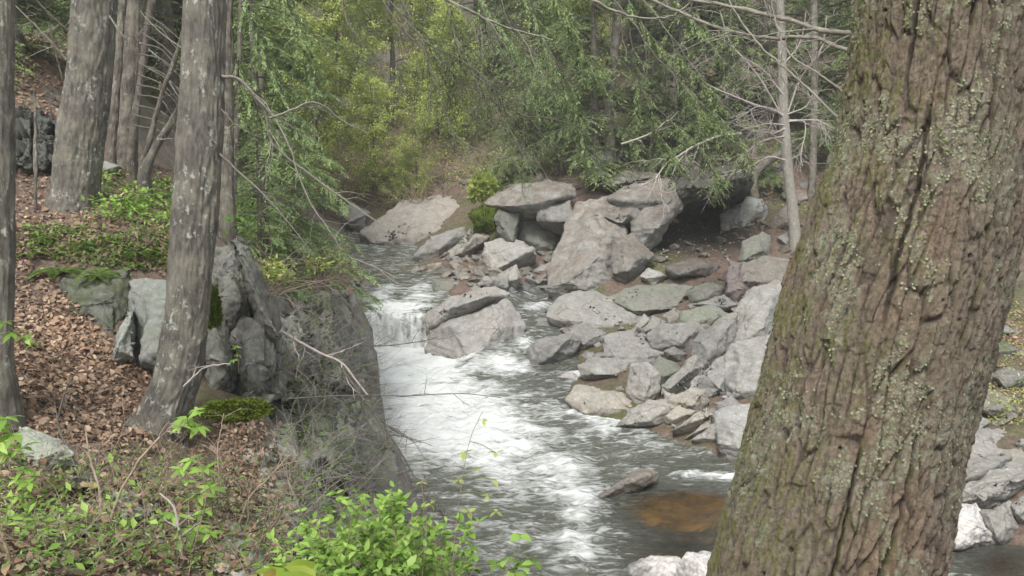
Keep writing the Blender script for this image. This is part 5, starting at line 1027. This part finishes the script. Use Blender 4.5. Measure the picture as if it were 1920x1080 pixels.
bough('long thin twigs trailing down above the bare sapling', [[(1130,-20),(1185,40),(1225,100),(1275,150),(1320,200)], [(1195,-15),(1260,70),(1310,140),(1340,180),(1390,228)]], (3.8, 4.0), 3, 9, .25, 5, False, 'twig_grey')
def green_bough(label, lines, D, W, seed, lL=.07, m='hemlock'):
    base = P(*lines[0][0], D[0]); o = empty('hanging_branch', base, label, 'branch'); rs = random.Random(seed); lf = MB()
    for pl in lines:
        ln = pxline(pl, D, len(pl)*6, .03, seed+len(pl)); mb = MB(); tube(mb, ln, np.linspace(.016, .004, len(ln)), 5); mb.build('twig', M['twig_dark'], o, origin=base)
        tips = []; mb2 = MB(); twigs_on(mb2, ln, 12, W*1.7, .005, rs, .8, 1, tips, 8, np.array([0, 0, -.3])); mb2.build('twig', M['twig_dark'], o, origin=base)
        for q in [ln]+tips: spray(lf, q, rs, W if q is ln else W*.5, 1.2, lL, lL*.3, .5)
    lf.build('needles', M[m], o, origin=base)
green_bough('soft green hemlock bough draping down over the far tall blocks', [[(960,-60),(1015,60),(1065,180),(1100,290),(1112,330)], [(1010,-60),(1080,70),(1120,170)]], (15, 15.5), .55, 1)
green_bough('wide green hemlock bough at the top left of the bare sapling', [[(1150,-60),(1200,40),(1260,110),(1320,150)], [(1230,-60),(1290,30),(1350,80)]], (14, 14), .6, 2)
green_bough('green hemlock bough hanging over the needle covered ledge', [[(1180,60),(1200,160),(1230,240),(1260,300)], [(1250,120),(1310,210),(1370,260)]], (18, 19), .6, 3)
green_bough('dense green hemlock bough above the dark hollow', [[(1230,200),(1290,260),(1330,310),(1350,345)], [(1300,180),(1370,250),(1410,310)]], (20, 21), .7, 8)
green_bough('light green hemlock bough near the top centre', [[(860,-60),(930,40),(990,140),(1010,220)]], (14, 14.5), .55, 4, .07, 'hemlock_soft')
green_bough('hemlock bough dropping beside the main trunk', [[(440,-60),(490,80),(540,200),(575,300)], [(420,60),(480,200),(520,330)], [(520,-60),(560,60),(600,160)]], (11, 11.5), .5, 5, .055, 'hemlock_soft')
bough('trailing hemlock spray near the top above the far boulders', [[(850,60),(900,160),(960,250),(1000,330)], [(830,205),(860,260),(920,290),(980,310)]], (8.0, 8.4), 2.5, 10, .4, 6, True, 'twig_grey', 'hemlock', .6)
# ------------------------------------------------------------------ thin air haze over the gorge
bm = bmesh.new(); bmesh.ops.create_cube(bm, size=1); me = bpy.data.meshes.new('haze'); bm.to_mesh(me); bm.free()
hz = bpy.data.objects.new('haze', me); COL.objects.link(hz); zt = 110.; hz.scale = (420, 420, zt+8); hz.location = (0, 60, (zt-8)/2)
m = bpy.data.materials.new('air'); m.use_nodes = True; m.node_tree.nodes.clear(); t = m.node_tree; o_ = t.nodes.new('ShaderNodeOutputMaterial'); v_ = t.nodes.new('ShaderNodeVolumePrincipled')
v_.inputs['Color'].default_value = (.9, .95, .9, 1); v_.inputs['Density'].default_value = .0013; t.links.new(v_.outputs[0], o_.inputs['Volume']); me.materials.append(m); tag(hz, kind='stuff'); tag(hz, 'thin pale haze in the gorge air', 'haze')
